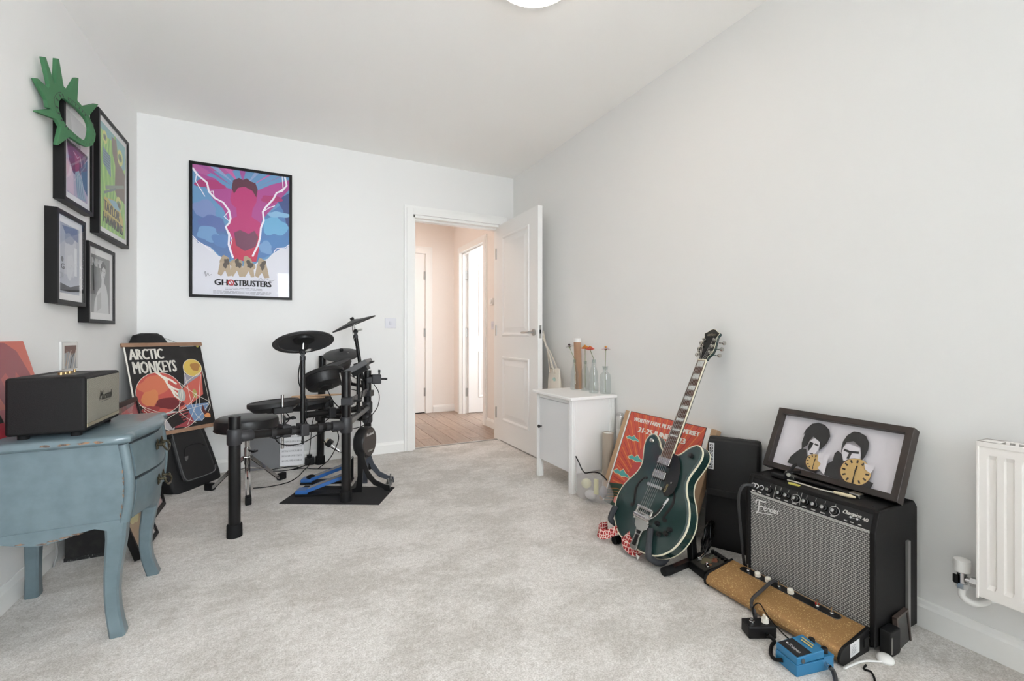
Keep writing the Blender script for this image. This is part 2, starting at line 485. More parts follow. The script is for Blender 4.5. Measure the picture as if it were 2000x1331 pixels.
# plank floor of the hall: every board is a piece of its own
hall = struct(MB().box((HX0 - .1, 3.705, -.08), (3.3, 6.0, -.012)), 'floor_hall', mat('subfloor', (70, 60, 52), 0.9), 'light brown wood plank floor of the hallway')
PLK = wood_mat('oak_plank', (142, 124, 110), (172, 153, 138), (14, 1.2, 1), 0.38, 0.16)
pw, pl = .145, 1.15
x = HX0 - .1; row = 0
while x < 3.3:
    y = 3.712 - ((row * .43) % pl)
    while y < 6.0:
        a, b = max(y, 3.712), min(y + pl, 6.0)
        if b - a > .03: MB().box((x + .0012, a + .0012, -.013), (min(x + pw, 3.3) - .0012, b - .0012, 0)).build('plank', PLK, hall, bevel=.0015, seg=1)
        y += pl
    x += pw; row += 1

# cupboard door in the hall
d2 = struct(MB().box((.74, HY1 - .012, .012), (1.487, HY1 - .0005, 1.95)), 'door_2', DOORW, 'closed white cupboard door at the back of the hall', bevel=.0015)
for z0, z1 in ((.19, .765), (.945, 1.835)):
    mb = MB(); panel_mould(mb, (.87, HY1 - .012, z0), (1, 0, 0), (0, 0, 1), (0, -1, 0), .49, z1 - z0); mb.build('panel', DOORW, d2)
for z in (.26, .99, 1.69): MB().box((1.478, HY1 - .022, z - .05), (1.496, HY1 - .010, z + .05)).build('hinge', STEEL, d2)
MB().box((.74, HY1 - .013, 0), (1.49, HY1 - .001, .012)).build('gap', BLACKP, d2)
m = MB(); casing(m, .735, 1.5, 1.958, .085, HY1, 'x', -.016); struct(m, 'trim_3', TRIM, 'white casing around the cupboard door in the hall', bevel=.003)
# bright side room and its open door
d3 = struct(MB().box((1.955, 5.082, .012), (2.70, 5.122, 1.95)), 'door_3', DOORW, 'white door standing open into the bright room across the hall', bevel=.0015)
for z0, z1 in ((.19, .765), (.945, 1.835)):
    mb = MB(); panel_mould(mb, (2.08, 5.082, z0), (1, 0, 0), (0, 0, 1), (0, -1, 0), .49, z1 - z0); mb.build('panel', DOORW, d3)
for z in (.26, .99, 1.69):
    MB().box((1.925, 5.108, z - .05), (1.962, 5.1235, z + .05)).build('hinge', STEEL, d3)
m = MB(); casing(m, SY0, SY1, SZ, .072, HX1, 'y', -.016)
m.box((HX1 - .004, SY1 - .001, 0), (HX1 + .104, SY1 + .02, SZ)).box((HX1 - .004, SY0 - .02, 0), (HX1 + .104, SY0 + .001, SZ)).box((HX1 - .004, SY0, SZ - .001), (HX1 + .104, SY1, SZ + .02))
m.box((HX1 + .02, SY1 - .014, 0), (HX1 + .055, SY1, SZ)).box((HX1 + .02, SY0, 0), (HX1 + .055, SY0 + .014, SZ)).box((HX1 + .02, SY0, SZ - .014), (HX1 + .055, SY1, SZ))
struct(m, 'trim_4', TRIM, 'white casing around the doorway of the bright side room', bevel=.003)
FAR = mat('side_room_paint', (240, 240, 240), 0.85)
struct(MB().box((1.97, 5.9, 0), (3.3, 6.0, H)), 'wall_far_back', FAR, 'white wall of the room across the hall')
struct(MB().box((3.2, 3.77, 0), (3.3, 5.9, H)), 'wall_far_right', FAR, 'white end wall of the room across the hall')
struct(MB().box((1.97, 3.67, 0), (3.3, 3.77, H)), 'wall_far_front', FAR, 'white near wall of the room across the hall')
struct(MB().box((1.97, 3.77, H), (3.3, 6.0, H + .08)), 'ceiling_far', FAR, 'white ceiling of the room across the hall')

# wall plates
def wall_switch(name, label, c, U, n, w, h, rockers):
    c, U, n = Vector(c), Vector(U), Vector(n)
    t = thing(name, label, 'light switch', c)
    MB().obox(c + n * .004, U * (w / 2), V(0, 0, h / 2), n * .004).build('plate', mat('switch_plate', (214, 214, 221), .35), t, bevel=.002)
    for i in range(rockers):
        o = (i - (rockers - 1) / 2) * .022
        MB().obox(c + n * .0095 + U * o, U * .009, V(0, 0, .014), n * .0025).build('rocker', mat('rocker_white', (206, 206, 214), 0.35), t, bevel=.001)
    return t
wall_switch('light_switch', 'square white light switch on the wall between poster and doorway', (.734, YB, 1.052), (1, 0, 0), (0, -1, 0), .086, .082, 1)
wall_switch('light_switch', 'narrow white switch on the hall wall below the thermostat', (HX1, 4.165, 1.056), (0, -1, 0), (-1, 0, 0), .07, .086, 1)
th = thing('thermostat', 'small white wall thermostat in the hall above a switch', 'thermostat', (HX1, 4.18, 1.27))
MB().box((HX1 - .022, 4.14, 1.265), (HX1, 4.22, 1.335)).build('housing', WHITEP, th, bevel=.004)
MB().cyl((HX1 - .022, 4.165, 1.30), (HX1 - .034, 4.165, 1.30), .022, n=20).build('dial', WHITEP, th)

# ceiling lamps
def dome_lamp(label, c, r, strength, warm):
    t = thing('ceiling_lamp', label, 'ceiling lamp', c)
    MB().lathe([(r + .012, 0), (r + .012, -.022), (r, -.026), (r, 0)], c, (0, 0, 1), 40).build('base_ring', TRIM, t)
    prof = [(r * cos(a), -.022 - .034 * sin(a)) for a in [pi / 2 * i / 8 for i in range(8)]] + [(.004, -.056)]
    m = mat('lamp_glow_' + str(int(strength)), warm, 0.4, emit=(warm, strength))
    MB().lathe(prof, c, (0, 0, 1), 40).build('shade', m, t)
    return t
dome_lamp('round flush ceiling lamp glowing warm white over the carpet', (.875, 1.54, H), .165, 12.0, (255, 230, 208))
dome_lamp('assumed round glowing ceiling lamp in the hallway', (.55, 4.6, H), .15, 42.0, (255, 234, 220))  # assumed lamp, out of view, added for the warm hall light
# ------------------------------------------------------------------ framed pictures
FRAMEB = mat('frame_black', (18, 17, 17), 0.45, bump=(90, 0.05), spec=.25)
MOUNT = mat('mount_white', (232, 231, 232), 0.8)
PIC_GLASS = glass_sheet('picture_glass', ior=1.30)
def framed(name, label, O, U, W, N, w, h, depth, bw, mount=0.0, cat='picture', group=None, glass=True, fm=None, sink=.006, gap=None):
    """O top corner of the outer front edge, U across, W down, N out; returns (root, art on the print area)"""
    O, U, W, N = Vector(O), Vector(U).normalized(), Vector(W).normalized(), Vector(N).normalized()
    root = thing(name, label, cat, O + U * (w / 2) + W * h - N * depth, group)
    def ring(i, z): return [O + U * i + W * i + N * z, O + U * (w - i) + W * i + N * z, O + U * (w - i) + W * (h - i) + N * z, O + U * i + W * (h - i) + N * z]
    s = sink
    MB().loft([ring(0, -depth), ring(0, -.001), ring(.001, 0), ring(bw - .001, 0), ring(bw, -.001), ring(bw, -s - .003)], smooth=False, caps=False).build('frame', fm or FRAMEB, root)
    dback = s + .003 if gap is None else gap
    if gap: MB().loft([ring(bw, -s), ring(bw, -gap - .001)], smooth=False, caps=False).build('inner_rim', fm or FRAMEB, root)
    c = O + U * (w / 2) + W * (h / 2) - N * (dback + .002)
    MB().obox(c, U * (w / 2 - bw + .002), W * (h / 2 - bw + .002), N * .002).build('mount', MOUNT, root)
    if glass:
        c2 = O + U * (w / 2) + W * (h / 2) - N * (s * .5)
        MB().obox(c2, U * (w / 2 - bw + .001), W * (h / 2 - bw + .001), N * .0007).build('glass', PIC_GLASS, root)
    e = bw + mount
    art = Art(O + U * e + W * e - N * (dback - .0002), U * (w - 2 * e), W * (h - 2 * e), N, eps=.00008)
    return root, art

# film poster on the wall by the doorway (design reduced to plain colour shapes, title kept)
root, A = framed('framed_poster', 'large black-framed film poster of magenta and blue shapes on the wall beside the doorway', (-.603, YB - .022, 2.13), (1, 0, 0), (0, 0, -1), (0, -1, 0), .622, .918, .021, .018)
A.rect(0, 0, 1, 1, (224, 224, 233))
A.poly([(0, 0), (1, 0), (1, .565), (.95, .60), (.88, .595), (.82, .64), (.76, .69), (.66, .72), (.60, .755), (.42, .77), (.34, .72), (.25, .69), (.20, .65), (.14, .61), (.06, .60), (0, .56)], (104, 152, 196))
A.poly([(0, .3), (.12, .36), (.3, .42), (.36, .56), (.38, .72), (.28, .70), (.18, .63), (.05, .6), (0, .55)], (88, 122, 176))
A.poly([(.70, .36), (1, .18), (1, .55), (.9, .6), (.78, .66), (.64, .72), (.66, .55)], (84, 128, 186))
A.poly([(.86, .20), (1, .13), (1, .42), (.97, .40), (.93, .28)], (66, 84, 140))
A.poly([(0, 0), (.42, 0), (.32, .05), (.22, .03), (.12, .08), (0, .04)], (186, 96, 160))
A.poly([(.05, .06), (.22, .09), (.33, .15), (.40, .16), (.60, .16), (.68, .13), (.80, .08), (1, .02), (1, .10), (.92, .17), (.84, .25), (.76, .32), (.70, .38), (.67, .50), (.64, .68), (.40, .70), (.37, .56), (.36, .42), (.30, .32), (.20, .25), (.14, .18)], (178, 74, 148))
for i in range(11):
    a = -pi * (.08 + .84 * i / 10); c0 = [(206, 104, 170), (150, 168, 208), (168, 86, 158)][i % 3]
    A.poly([(.5 + .16 * cos(a), .2 + .10 * sin(a)), (.5 + .6 * cos(a - .06), .2 + .34 * sin(a - .06) if .2 + .34 * sin(a - .06) > 0 else 0), (min(1, max(0, .5 + .55 * cos(a + .05))), max(0, .2 + .3 * sin(a + .05)))], c0) if 0 <= .5 + .6 * cos(a - .06) <= 1 else None
A.poly([(.37, .24), (.40, .12), (.44, .09), (.50, .075), (.56, .08), (.62, .10), (.655, .15), (.64, .24), (.60, .30), (.59, .36), (.68, .40), (.69, .48), (.66, .60), (.63, .72), (.41, .72), (.37, .60), (.34, .46), (.36, .40), (.44, .37), (.43, .30), (.39, .28)], (192, 52, 120))
A.poly([(.385, .15), (.40, .085), (.46, .06), (.50, .072), (.54, .055), (.58, .075), (.63, .085), (.655, .13), (.64, .20), (.60, .15), (.52, .125), (.45, .14), (.41, .19)], (92, 40, 62))
A.poly([(.37, .58), (.45, .50), (.55, .53), (.66, .49), (.68, .58), (.64, .72), (.42, .72)], (196, 48, 84))
A.poly([(.41, .50), (.47, .475), (.56, .50), (.62, .47), (.66, .52), (.63, .60), (.52, .64), (.43, .60)], (120, 62, 92))
for q, (u, v, r, ry, c) in enumerate([(.12, .34, .13, .10, (126, 146, 196)), (.20, .44, .12, .10, (96, 116, 176)), (.16, .53, .12, .09, (118, 160, 206)), (.28, .57, .08, .09, (94, 134, 190)), (.84, .42, .12, .13, (112, 176, 216)), (.86, .54, .15, .07, (80, 132, 190)), (.74, .60, .08, .07, (120, 160, 206)), (.88, .32, .11, .04, (138, 186, 220)), (.17, .14, .13, .06, (178, 52, 118)), (.80, .20, .11, .05, (176, 50, 116))]):
    A.blob(u, v, r, ry, c, seed=q, amp=.3)
WB = (246, 240, 250)
A.line([(0, .03), (.05, .08), (.14, .13), (.16, .20), (.22, .245), (.30, .27), (.36, .33), (.375, .39), (.36, .43), (.325, .46), (.36, .52), (.355, .60), (.38, .66), (.40, .70)], .020, WB)
A.line([(.95, .0), (.97, .07), (.92, .12), (.86, .14), (.82, .20), (.74, .27), (.71, .31), (.72, .38), (.69, .44), (.68, .52), (.66, .58), (.60, .68)], .020, WB)
for P in ([(.04, .07), (.03, .13), (.09, .2), (.12, .24)], [(.16, .2), (.2, .19), (.21, .235)], [(.36, .33), (.31, .38), (.37, .42)], [(.88, .13), (.93, .1), (.92, .0)], [(.71, .31), (.78, .27), (.84, .25)], [(.36, .5), (.39, .56), (.37, .62)], [(0, .55), (.05, .59), (.12, .62), (.18, .66)], [(1, .56), (.95, .59), (.86, .60), (.83, .63)]): A.line(P, .009, WB)
for q, (u, r) in enumerate([(.32, .05), (.44, .055), (.56, .06), (.70, .055)]):
    A.blob(u, .745 + .01 * (q % 2), r, .085, (176, 156, 130), seed=20 + q, amp=.35)
    A.poly([(u - .05, .74), (u + .045, .73), (u + .06 + .02 * (q % 2), .845), (u + .025, .85), (u, .80), (u - .04, .85), (u - .075, .835)], (184, 164, 138))
    A.blob(u + .01, .745, .03, .05, (92, 82, 74), seed=30 + q, amp=.5)
A.text('GH', .215, .875, .345, .922, (38, 36, 40), bold=.004)
A.circ(.378, .898, .036, (190, 46, 56)); A.circ(.378, .898, .022, (224, 224, 233)); A.line([(.357, .877), (.40, .92)], .010, (190, 46, 56))
A.text('STBUSTERS', .415, .875, .80, .922, (38, 36, 40), bold=.004)
rl = random.Random(3)
for j, v in enumerate((.94, .95, .966, .974, .982)):
    u = .32 if j < 2 else .2
    while u < (.68 if j < 2 else .78):
        e = u + rl.uniform(.02, .07); A.rect(u, v, min(e, .8), v + .0035, (150, 148, 156), keep=True); u = e + .008
for P in ([(.11, .85), (.125, .82), (.13, .86), (.15, .83), (.16, .85), (.185, .84)], [(.66, .87), (.69, .85), (.71, .87), (.74, .855), (.80, .87), (.84, .86)]): A.curve(P, .003, (70, 68, 74))
A.build('print', root)

# cluster on the wall over the chest
GRP = None
LU, LW, LN = (0, 1, 0), (0, 0, -1), (1, 0, 0)
FX = XL + .036
root, A = framed('framed_poster', 'tall black-framed lime green concert poster highest on the wall of frames', (FX, 2.905, 2.09), LU, LW, LN, .465, .63, .035, .018, .028)
A.rect(0, 0, 1, 1, (150, 200, 96))
for i in range(17):
    u = i / 16.0
    A.curve([(u * 1.05 - .05 + .04 * sin(9 * v + i * .4), v) for v in [k / 8 for k in range(9)]], .018, (196, 226, 120) if i % 2 else (110, 176, 84), k=3, keep=i > 0)
A.poly([(0, 0), (.55, 0), (.45, .08), (.2, .1), (0, .06)], (126, 178, 182)); A.poly([(.6, .0), (1, 0), (1, .24), (.86, .30), (.72, .2)], (136, 186, 190))
A.poly([(.42, .04), (.62, .03), (.68, .2), (1, .3), (1, .62), (.86, .60), (.74, .66), (.55, .55), (.58, .3), (.46, .2)], (122, 100, 84))
A.poly([(.08, .22), (.38, .26), (.40, .46), (.1, .38)], (112, 148, 168))
for k in range(6): A.rect(.11, .25 + .025 * k, .36, .262 + .025 * k, (78, 108, 132), keep=k > 0)
for u, v, r in ((.16, .12, .09), (.78, .17, .12), (.72, .68, .13)):
    A.circ(u, v, r, (214, 214, 120)); A.circ(u, v, r * .72, (120, 148, 96), ry=r * .5); A.circ(u, v, r * .3, (96, 82, 66))
A.line([(.18, .60), (.95, .44)], .05, (140, 150, 138)); A.line([(.12, .66), (.6, .53)], .035, (112, 128, 126))
A.poly([(.12, .70), (.5, .66), (.8, .74), (.92, .82), (.92, .93), (.1, .88)], (206, 186, 92)); A.poly([(.26, .69), (.6, .66), (.8, .74), (.5, .74)], (146, 188, 206))
A.text('TAYLOR', .12, .72, .74, .82, (66, 58, 46), bold=.012, rise=-.03); A.text('HAWKINS', .10, .84, .88, .94, (66, 58, 46), bold=.012, rise=-.03)
A.build('print', root)
root, A = framed('framed_picture', 'deep black frame with purple and blue print, half covered by green foam crown', (FX, 2.52, 1.975), LU, LW, LN, .315, .452, .04, .018, .03)
A.rect(0, 0, 1, .36, (206, 204, 208)); A.circ(.45, .36, .22, (170, 166, 176), a0=pi, a1=2 * pi)
A.rect(0, .37, 1, 1, (188, 176, 198)); A.poly([(0, .36), (1, .36), (1, .40), (0, .41)], (60, 52, 60))
A.poly([(0, .40), (1, .40), (.7, .58), (.62, .74), (.3, .72), (.1, .6)], (106, 66, 108)); A.poly([(.35, .44), (.62, .46), (.55, .66), (.40, .70)], (150, 72, 116))
A.poly([(.62, .6), (1, .42), (1, .9), (.8, .82)], (76, 104, 142)); A.poly([(0, .6), (.3, .74), (.32, 1), (0, .98)], (214, 190, 206))
A.poly([(.38, .70), (.56, .64), (.72, .76), (.92, .98), (.5, 1.0), (.42, .84)], (150, 170, 188))
for k in range(8): A.line([(.45 + .04 * k, .72 + .02 * (k % 3)), (.48 + .05 * k, .96)], .012, (206, 216, 224) if k % 2 else (96, 120, 146), keep=k > 0)
A.line([(.3, .45), (.5, .5), (.62, .44), (.7, .58)], .02, (214, 196, 214)); A.build('print', root)
root, A = framed('framed_picture', 'black box frame with a pale blue-grey photograph hanging below the purple print', (FX + .004, 2.447, 1.473), LU, LW, LN, .285, .392, .044, .018, .03)
A.rect(0, 0, 1, 1, (178, 182, 194)); A.poly([(.1, .04), (.9, .0), (.95, .2), (.3, .16)], (112, 124, 158)); A.poly([(.25, .2), (.8, .18), (.88, .5), (.7, .75), (.2, .72)], (196, 198, 206))
A.blob(.45, .2, .22, .14, (150, 156, 176), 4); A.blob(.5, .6, .18, .3, (206, 208, 214), 9); A.poly([(0, .86), (.5, .90), (1, .84), (1, .94), (.5, .97), (0, .97)], (48, 48, 54))
A.circ(.1, .52, .06, (90, 92, 100)); A.text('G', .04, .58, .2, .66, (60, 62, 70), bold=.01); A.rect(.72, .30, .86, .72, (224, 226, 230))
A.build('print', root)
root, A = framed('framed_picture', 'black box frame with a grey magazine cover hanging below the lime green poster', (FX + .004, 2.765, 1.398), LU, LW, LN, .355, .388, .04, .018, .034)
A.rect(0, 0, 1, 1, (128, 128, 130)); A.text('NME', .06, .06, .62, .2, (226, 226, 228), bold=.02)
A.poly([(.50, .14), (.62, .08), (.74, .14), (.76, .26), (.70, .36), (.66, .44), (.80, .52), (.90, .70), (.94, 1), (.14, 1), (.18, .8), (.34, .62), (.52, .52), (.54, .40), (.48, .28)], (206, 206, 208))
A.poly([(.50, .14), (.62, .06), (.76, .13), (.76, .20), (.66, .16), (.56, .2), (.52, .32)], (70, 70, 72)); A.line([(.56, .24), (.62, .24)], .02, (80, 80, 82)); A.line([(.66, .25), (.71, .25)], .02, (80, 80, 82)); A.line([(.60, .34), (.67, .34)], .016, (96, 96, 98))
A.poly([(.3, .7), (.5, .62), (.52, .9), (.3, .98)], (176, 176, 178)); A.line([(.1, .15), (.13, .62)], .05, (50, 50, 52))
A.build('print', root)

# green foam crown hooked over a frame corner
GREEN = mat('green_foam', (64, 116, 78), 0.7, bump=(300, 0.08))
CH = V(.16, .987, 0).normalized(); CC = V(-0.8335, 2.5511, 1.8889)
cr = thing('foam_crown', 'green foam spiked crown visor hooked over the corner of a black frame', 'crown', CC - V(0, 0, .155))
outer = [(-0.1844, 0.146), (-0.1694, 0.1537), (-0.1207, 0.0777), (-0.1132, 0.0818), (-0.1081, 0.1859), (-0.0928, 0.1933), (-0.0641, 0.0961), (-0.0345, 0.0942), (0.0159, 0.1746), (0.0345, 0.1856), (0.0263, 0.0821), (0.063, 0.0744), (0.1607, 0.1354), (0.182, 0.1429), (0.1091, 0.055), (0.1443, 0.019), (0.1607, -0.005), (0.1541, -0.0392), (0.1314, -0.072), (0.0935, -0.0931), (0.057, -0.0986), (-0.0263, -0.0987), (-0.1005, -0.1649), (-0.1066, -0.164), (-0.0825, -0.0809), (-0.1081, -0.0632), (-0.2178, -0.0857), (-0.2169, -0.0798), (-0.1429, -0.0372), (-0.1574, -0.0393), (-0.1646, -0.0128), (-0.229, 0.0367), (-0.2133, 0.0463), (-0.155, 0.039), (-0.1502, 0.0584)]
hole = [(-0.0928, 0.0166), (-0.0825, 0.0323), (-0.0615, 0.0465), (-0.029, 0.0469), (0.0333, 0.0468), (0.0873, 0.0314), (0.1123, 0.0047), (0.1091, -0.0312), (0.0935, -0.0627), (0.057, -0.0724), (-0.0012, -0.068), (-0.0454, -0.0589), (-0.0773, -0.0384), (-0.0928, -0.0111)]
inner = catmull([(*p, 0) for p in hole + hole[:1]], 3)[:-1]; inner = [(p.x, p.y) for p in inner]
CN = V(CH.y, -CH.x, 0)
if CN.y > 0: CN = -CN
T_ = .014
bm = bmesh.new(); faces = []
def loop(pts, o): return [bm.verts.new(CC + CH * p[0] + V(0, 0, p[1]) + CN * o) for p in pts]
for o in (-T_ / 2, T_ / 2):
    vo, vi = loop(outer, o), loop(inner, o)
    ed = [bm.edges.new((vo[i], vo[(i + 1) % len(vo)])) for i in range(len(vo))] + [bm.edges.new((vi[i], vi[(i + 1) % len(vi)])) for i in range(len(vi))]
    bmesh.ops.triangle_fill(bm, use_beauty=True, edges=ed); faces.append((vo, vi))
for k in (0, 1):
    A0, A1 = faces[0][k], faces[1][k]
    for i in range(len(A0)): bm.faces.new((A0[i], A0[(i + 1) % len(A0)], A1[(i + 1) % len(A0)], A1[i]))
bmesh.ops.recalc_face_normals(bm, faces=bm.faces)
me = bpy.data.meshes.new('visor'); bm.to_mesh(me); bm.free(); me.transform(Matrix.Translation(-ORG[cr])); me.materials.append(GREEN)
vz = bpy.data.objects.new('visor', me); COL.objects.link(vz); vz.parent = cr; ORG[vz] = ORG[cr]
md = vz.modifiers.new('bevel', 'BEVEL'); md.width = .002; md.segments = 2; md.limit_method = 'ANGLE'
A = Art(CC + CN * (T_ / 2), CH, V(0, 0, 1), CN, eps=.0003); A.lay = 1
DK = (20, 30, 24)
hc = Vector((.010, -.012))
def rim(deg, k): # point on the ring round the opening, k = 1 at its edge
    a = radians(deg); best = max(inner, key=lambda p: (Vector(p) - hc).normalized().dot(Vector((cos(a), sin(a)))))
    return tuple(hc + (Vector(best) - hc) * k)
for deg in range(35, 236, 13): A.line([rim(deg, 1.05), rim(deg, 1.20)], .0065, DK, keep=True)
A.curve([rim(q, 1.27) for q in range(20, 130, 14)], .002, DK, k=3, keep=True); A.curve([rim(q, 1.27) for q in range(140, 200, 12)], .002, DK, k=3, keep=True)
for word, a0, st in (('NEW', 262, 10), ('YORK', 300, 9), ('USA', 345, 10)):
    for i_, chh in enumerate(word):
        a, b = rim(a0 + st * i_, 1.19); A.text(chh, a - .004, b + .0045, a + .004, b - .0045, DK)
A.build('lettering', cr)
# ------------------------------------------------------------------ blue painted chest of drawers
BLUE = mat('blue_paint', (100, 117, 124), 0.34, bump=(40, 0.06), var=(26, (90, 107, 114), 0.38, 0.72), coat=0.25)
CHIP = mat('bare_wood_chip', (140, 108, 84), 0.8, var=(120, (84, 74, 68), 0.4, 0.6))
BRONZE = mat('aged_bronze', (70, 66, 54), 0.4, 0.85, var=(90, (104, 98, 80), 0.4, 0.7))
CX0, CX1, CY0, CY1 = -.862, -.468, 1.800, 2.245
chest = thing('chest_of_drawers', 'small blue-grey painted chest with two drawers and curved cabriole legs', 'chest', ((CX0 + CX1) / 2, (CY0 + CY1) / 2, 0))
def front_x(y, z):
    t = (y - CY0) / (CY1 - CY0)
    bulge = .028 * sin(pi * t) ** 1.6
    zz = min(1, max(0, (z - .33) / .28))
    return CX1 + bulge + .016 * sin(pi * zz) ** 1.2
ZB, ZT = .352, .612
rings = []
ny = 14
for k in range(9):
    z = ZB + (ZT - ZB) * k / 8
    sb = .006 * sin(pi * min(1, (z - .33) / .28))
    r = [(CX0, CY0 - sb, z)]
    ys = [CY0 + (CY1 - CY0) * i / ny for i in range(ny + 1)]
    r += [(front_x(ys[0], z) - .012, CY0 - sb, z)]
    r += [(front_x(y, z), y, z) for y in ys[1:-1]] + [(front_x(ys[-1], z) - .012, CY1 + sb, z), (CX0, CY1 + sb, z)]
    rings.append(r)
MB().loft(rings).build('body', BLUE, chest)
# scalloped aprons
def skirt(yc, dy):
    P = [(CX0, .37), (CX0, .33), (-.80, .345), (-.74, .345), (-.70, .333), (-.655, .326), (-.61, .333), (-.565, .348), (-.535, .353), (-.51, .343), (CX1 - .002, .33), (CX1 + .002, .37)]
    return MB().prism(P, (0, yc, 0), (1, 0, 0), (0, 0, 1), (0, dy, 0))
skirt(CY0 - .004, .018).build('side_apron', BLUE, chest); skirt(CY1 + .004, -.018).build('side_apron', BLUE, chest)
r0, r1 = [], []
for i in range(17):
    y = CY0 + .02 + (CY1 - CY0 - .04) * i / 16; t = i / 16
    zb = .352 - .022 * max(0, cos(2 * pi * (t - .5))) ** 2 + .012 * (abs(2 * t - 1) ** 4)
    r0.append((y, zb))
fs = []; vs_ = []
for y, zb in r0:
    x = front_x(y, .36) + .002
    vs_ += [(x, y, .37), (x, y, zb), (x - .018, y, zb), (x - .018, y, .37)]
for i in range(16):
    for j in range(4): fs.append((i * 4 + j, i * 4 + (j + 1) % 4, i * 4 + 4 + (j + 1) % 4, i * 4 + 4 + j))
MB().add(vs_, fs).build('front_apron', BLUE, chest)
# legs
def leg(x, y, sx, sy):
    rg = []
    for z, o, hw in [(.40, .004, .027), (.36, .007, .027), (.31, .006, .025), (.25, -.001, .0225), (.19, -.008, .020), (.13, -.010, .0185), (.08, -.006, .0185), (.035, .003, .0195), (.008, .010, .0205), (0, .010, .0195)]:
        cx, cy = x + sx * o, y + sy * o; c = hw * .72
        rg.append([(cx - hw, cy - c, z), (cx - c, cy - hw, z), (cx + c, cy - hw, z), (cx + hw, cy - c, z), (cx + hw, cy + c, z), (cx + c, cy + hw, z), (cx - c, cy + hw, z), (cx - hw, cy + c, z)])
    return MB().loft(rg[::-1])
for x, y, sx, sy in ((-.494, 1.831, 1, -1), (-.494, 2.216, 1, 1), (-.828, 2.216, -.4, 1), (-.828, 1.831, -.4, -1)): leg(x, y, sx, sy).build('leg', BLUE, chest)
# corner stiles running up the front corners
for y, sy in ((CY0 + .012, -1), (CY1 - .012, 1)):
    pts = [(front_x(y, z) - .002, y + sy * .006, z) for z in (.36, .42, .48, .54, .605)]
    MB().tube(pts, .014, 10).build('corner_stile', BLUE, chest)
# top with eared corners
def top_outline(g):
    P = [(CX0 - .004, CY0 - .022 - g), (-.50, CY0 - .022 - g)]
    P += [(-.468 + g, CY0 - .020 - g), (-.447 + g, CY0 - .010), (-.441 + g, CY0 + .008), (-.447 + g, CY0 + .028), (-.447 + g, CY0 + .048)]
    for i in range(9):
        t = i / 8; P.append((-.440 + g + .024 * sin(pi * t), CY0 + .07 + (CY1 - CY0 - .14) * t))
    P += [(-.447 + g, CY1 - .048), (-.447 + g, CY1 - .028), (-.441 + g, CY1 - .008), (-.447 + g, CY1 + .010), (-.468 + g, CY1 + .020 + g), (-.50, CY1 + .022 + g), (CX0 - .004, CY1 + .022 + g)]
    return P
MB().loft([[(a, b, z) for a, b in top_outline(g)] for z, g in ((.608, -.012), (.612, -.004), (.617, 0), (.627, 0), (.633, -.003), (.6365, -.009))]).build('top', BLUE, chest)
# drawers
LN_ = mat('drawer_gap', (44, 50, 54), 0.8)
def drawer(z0, z1, curve_lo):
    g = MB(); gg = MB(); n = 14; ya, yb = CY0 + .034, CY1 - .034
    def patch(mb, e, off):
        vs_ = []; fs = []
        for i in range(n + 1):
            t = i / n; y = ya - e + (yb - ya + 2 * e) * t
            zl = z0 - e - curve_lo * sin(pi * t)
            for j in range(6):
                z = zl + (z1 + e - zl) * j / 5
                x = front_x(y, z)
                vs_ += [(x + off, y, z), (x - .012, y, z)]
        def id_(i, j, s): return (i * 6 + j) * 2 + s
        for i in range(n):
            for j in range(5):
                fs.append((id_(i, j, 0), id_(i + 1, j, 0), id_(i + 1, j + 1, 0), id_(i, j + 1, 0)))
                fs.append((id_(i, j, 1), id_(i, j + 1, 1), id_(i + 1, j + 1, 1), id_(i + 1, j, 1)))
            fs.append((id_(i, 0, 0), id_(i, 0, 1), id_(i + 1, 0, 1), id_(i + 1, 0, 0))); fs.append((id_(i, 5, 0), id_(i + 1, 5, 0), id_(i + 1, 5, 1), id_(i, 5, 1)))
        for j in range(5):
            fs.append((id_(0, j, 0), id_(0, j + 1, 0), id_(0, j + 1, 1), id_(0, j, 1))); fs.append((id_(n, j, 0), id_(n, j, 1), id_(n, j + 1, 1), id_(n, j + 1, 0)))
        mb.add(vs_, fs, smooth=True)
    patch(g, 0, .0075); patch(gg, .005, .0015)
    d_ = g.build('drawer', BLUE, chest)
    gg.build('drawer_gap', LN_, d_)
    yc, zc = (CY0 + CY1) / 2, (z0 + z1) / 2 + .004; x = front_x(yc, zc) + .008
    mb = MB()
    for s in (-1, 1):   # leafy backplates, posts and the swinging bail
        for k in range(5):
            a = 2 * pi * k / 5 + .3; mb.ell((x + .001, yc + s * .028 + .010 * cos(a), zc + .008 + .012 * sin(a)), .003, .008, .009, 8, 6)
        mb.cyl((x, yc + s * .028, zc + .008), (x + .018, yc + s * .028, zc + .008), .0045, n=8); mb.ell((x + .019, yc + s * .028, zc + .008), .006, .006, .006, 8, 6)
    mb.tube([(x + .016, yc - .028, zc + .008), (x + .024, yc - .034, zc - .004), (x + .026, yc - .018, zc - .015), (x + .027, yc, zc - .018), (x + .026, yc + .018, zc - .015), (x + .024, yc + .034, zc - .004), (x + .016, yc + .028, zc + .008)], .0034, 8)
    h = mb.build('handle', BRONZE, d_); h['label'] = 'aged bronze swing handle'
drawer(.492, .598, .004); drawer(.362, .480, .006)
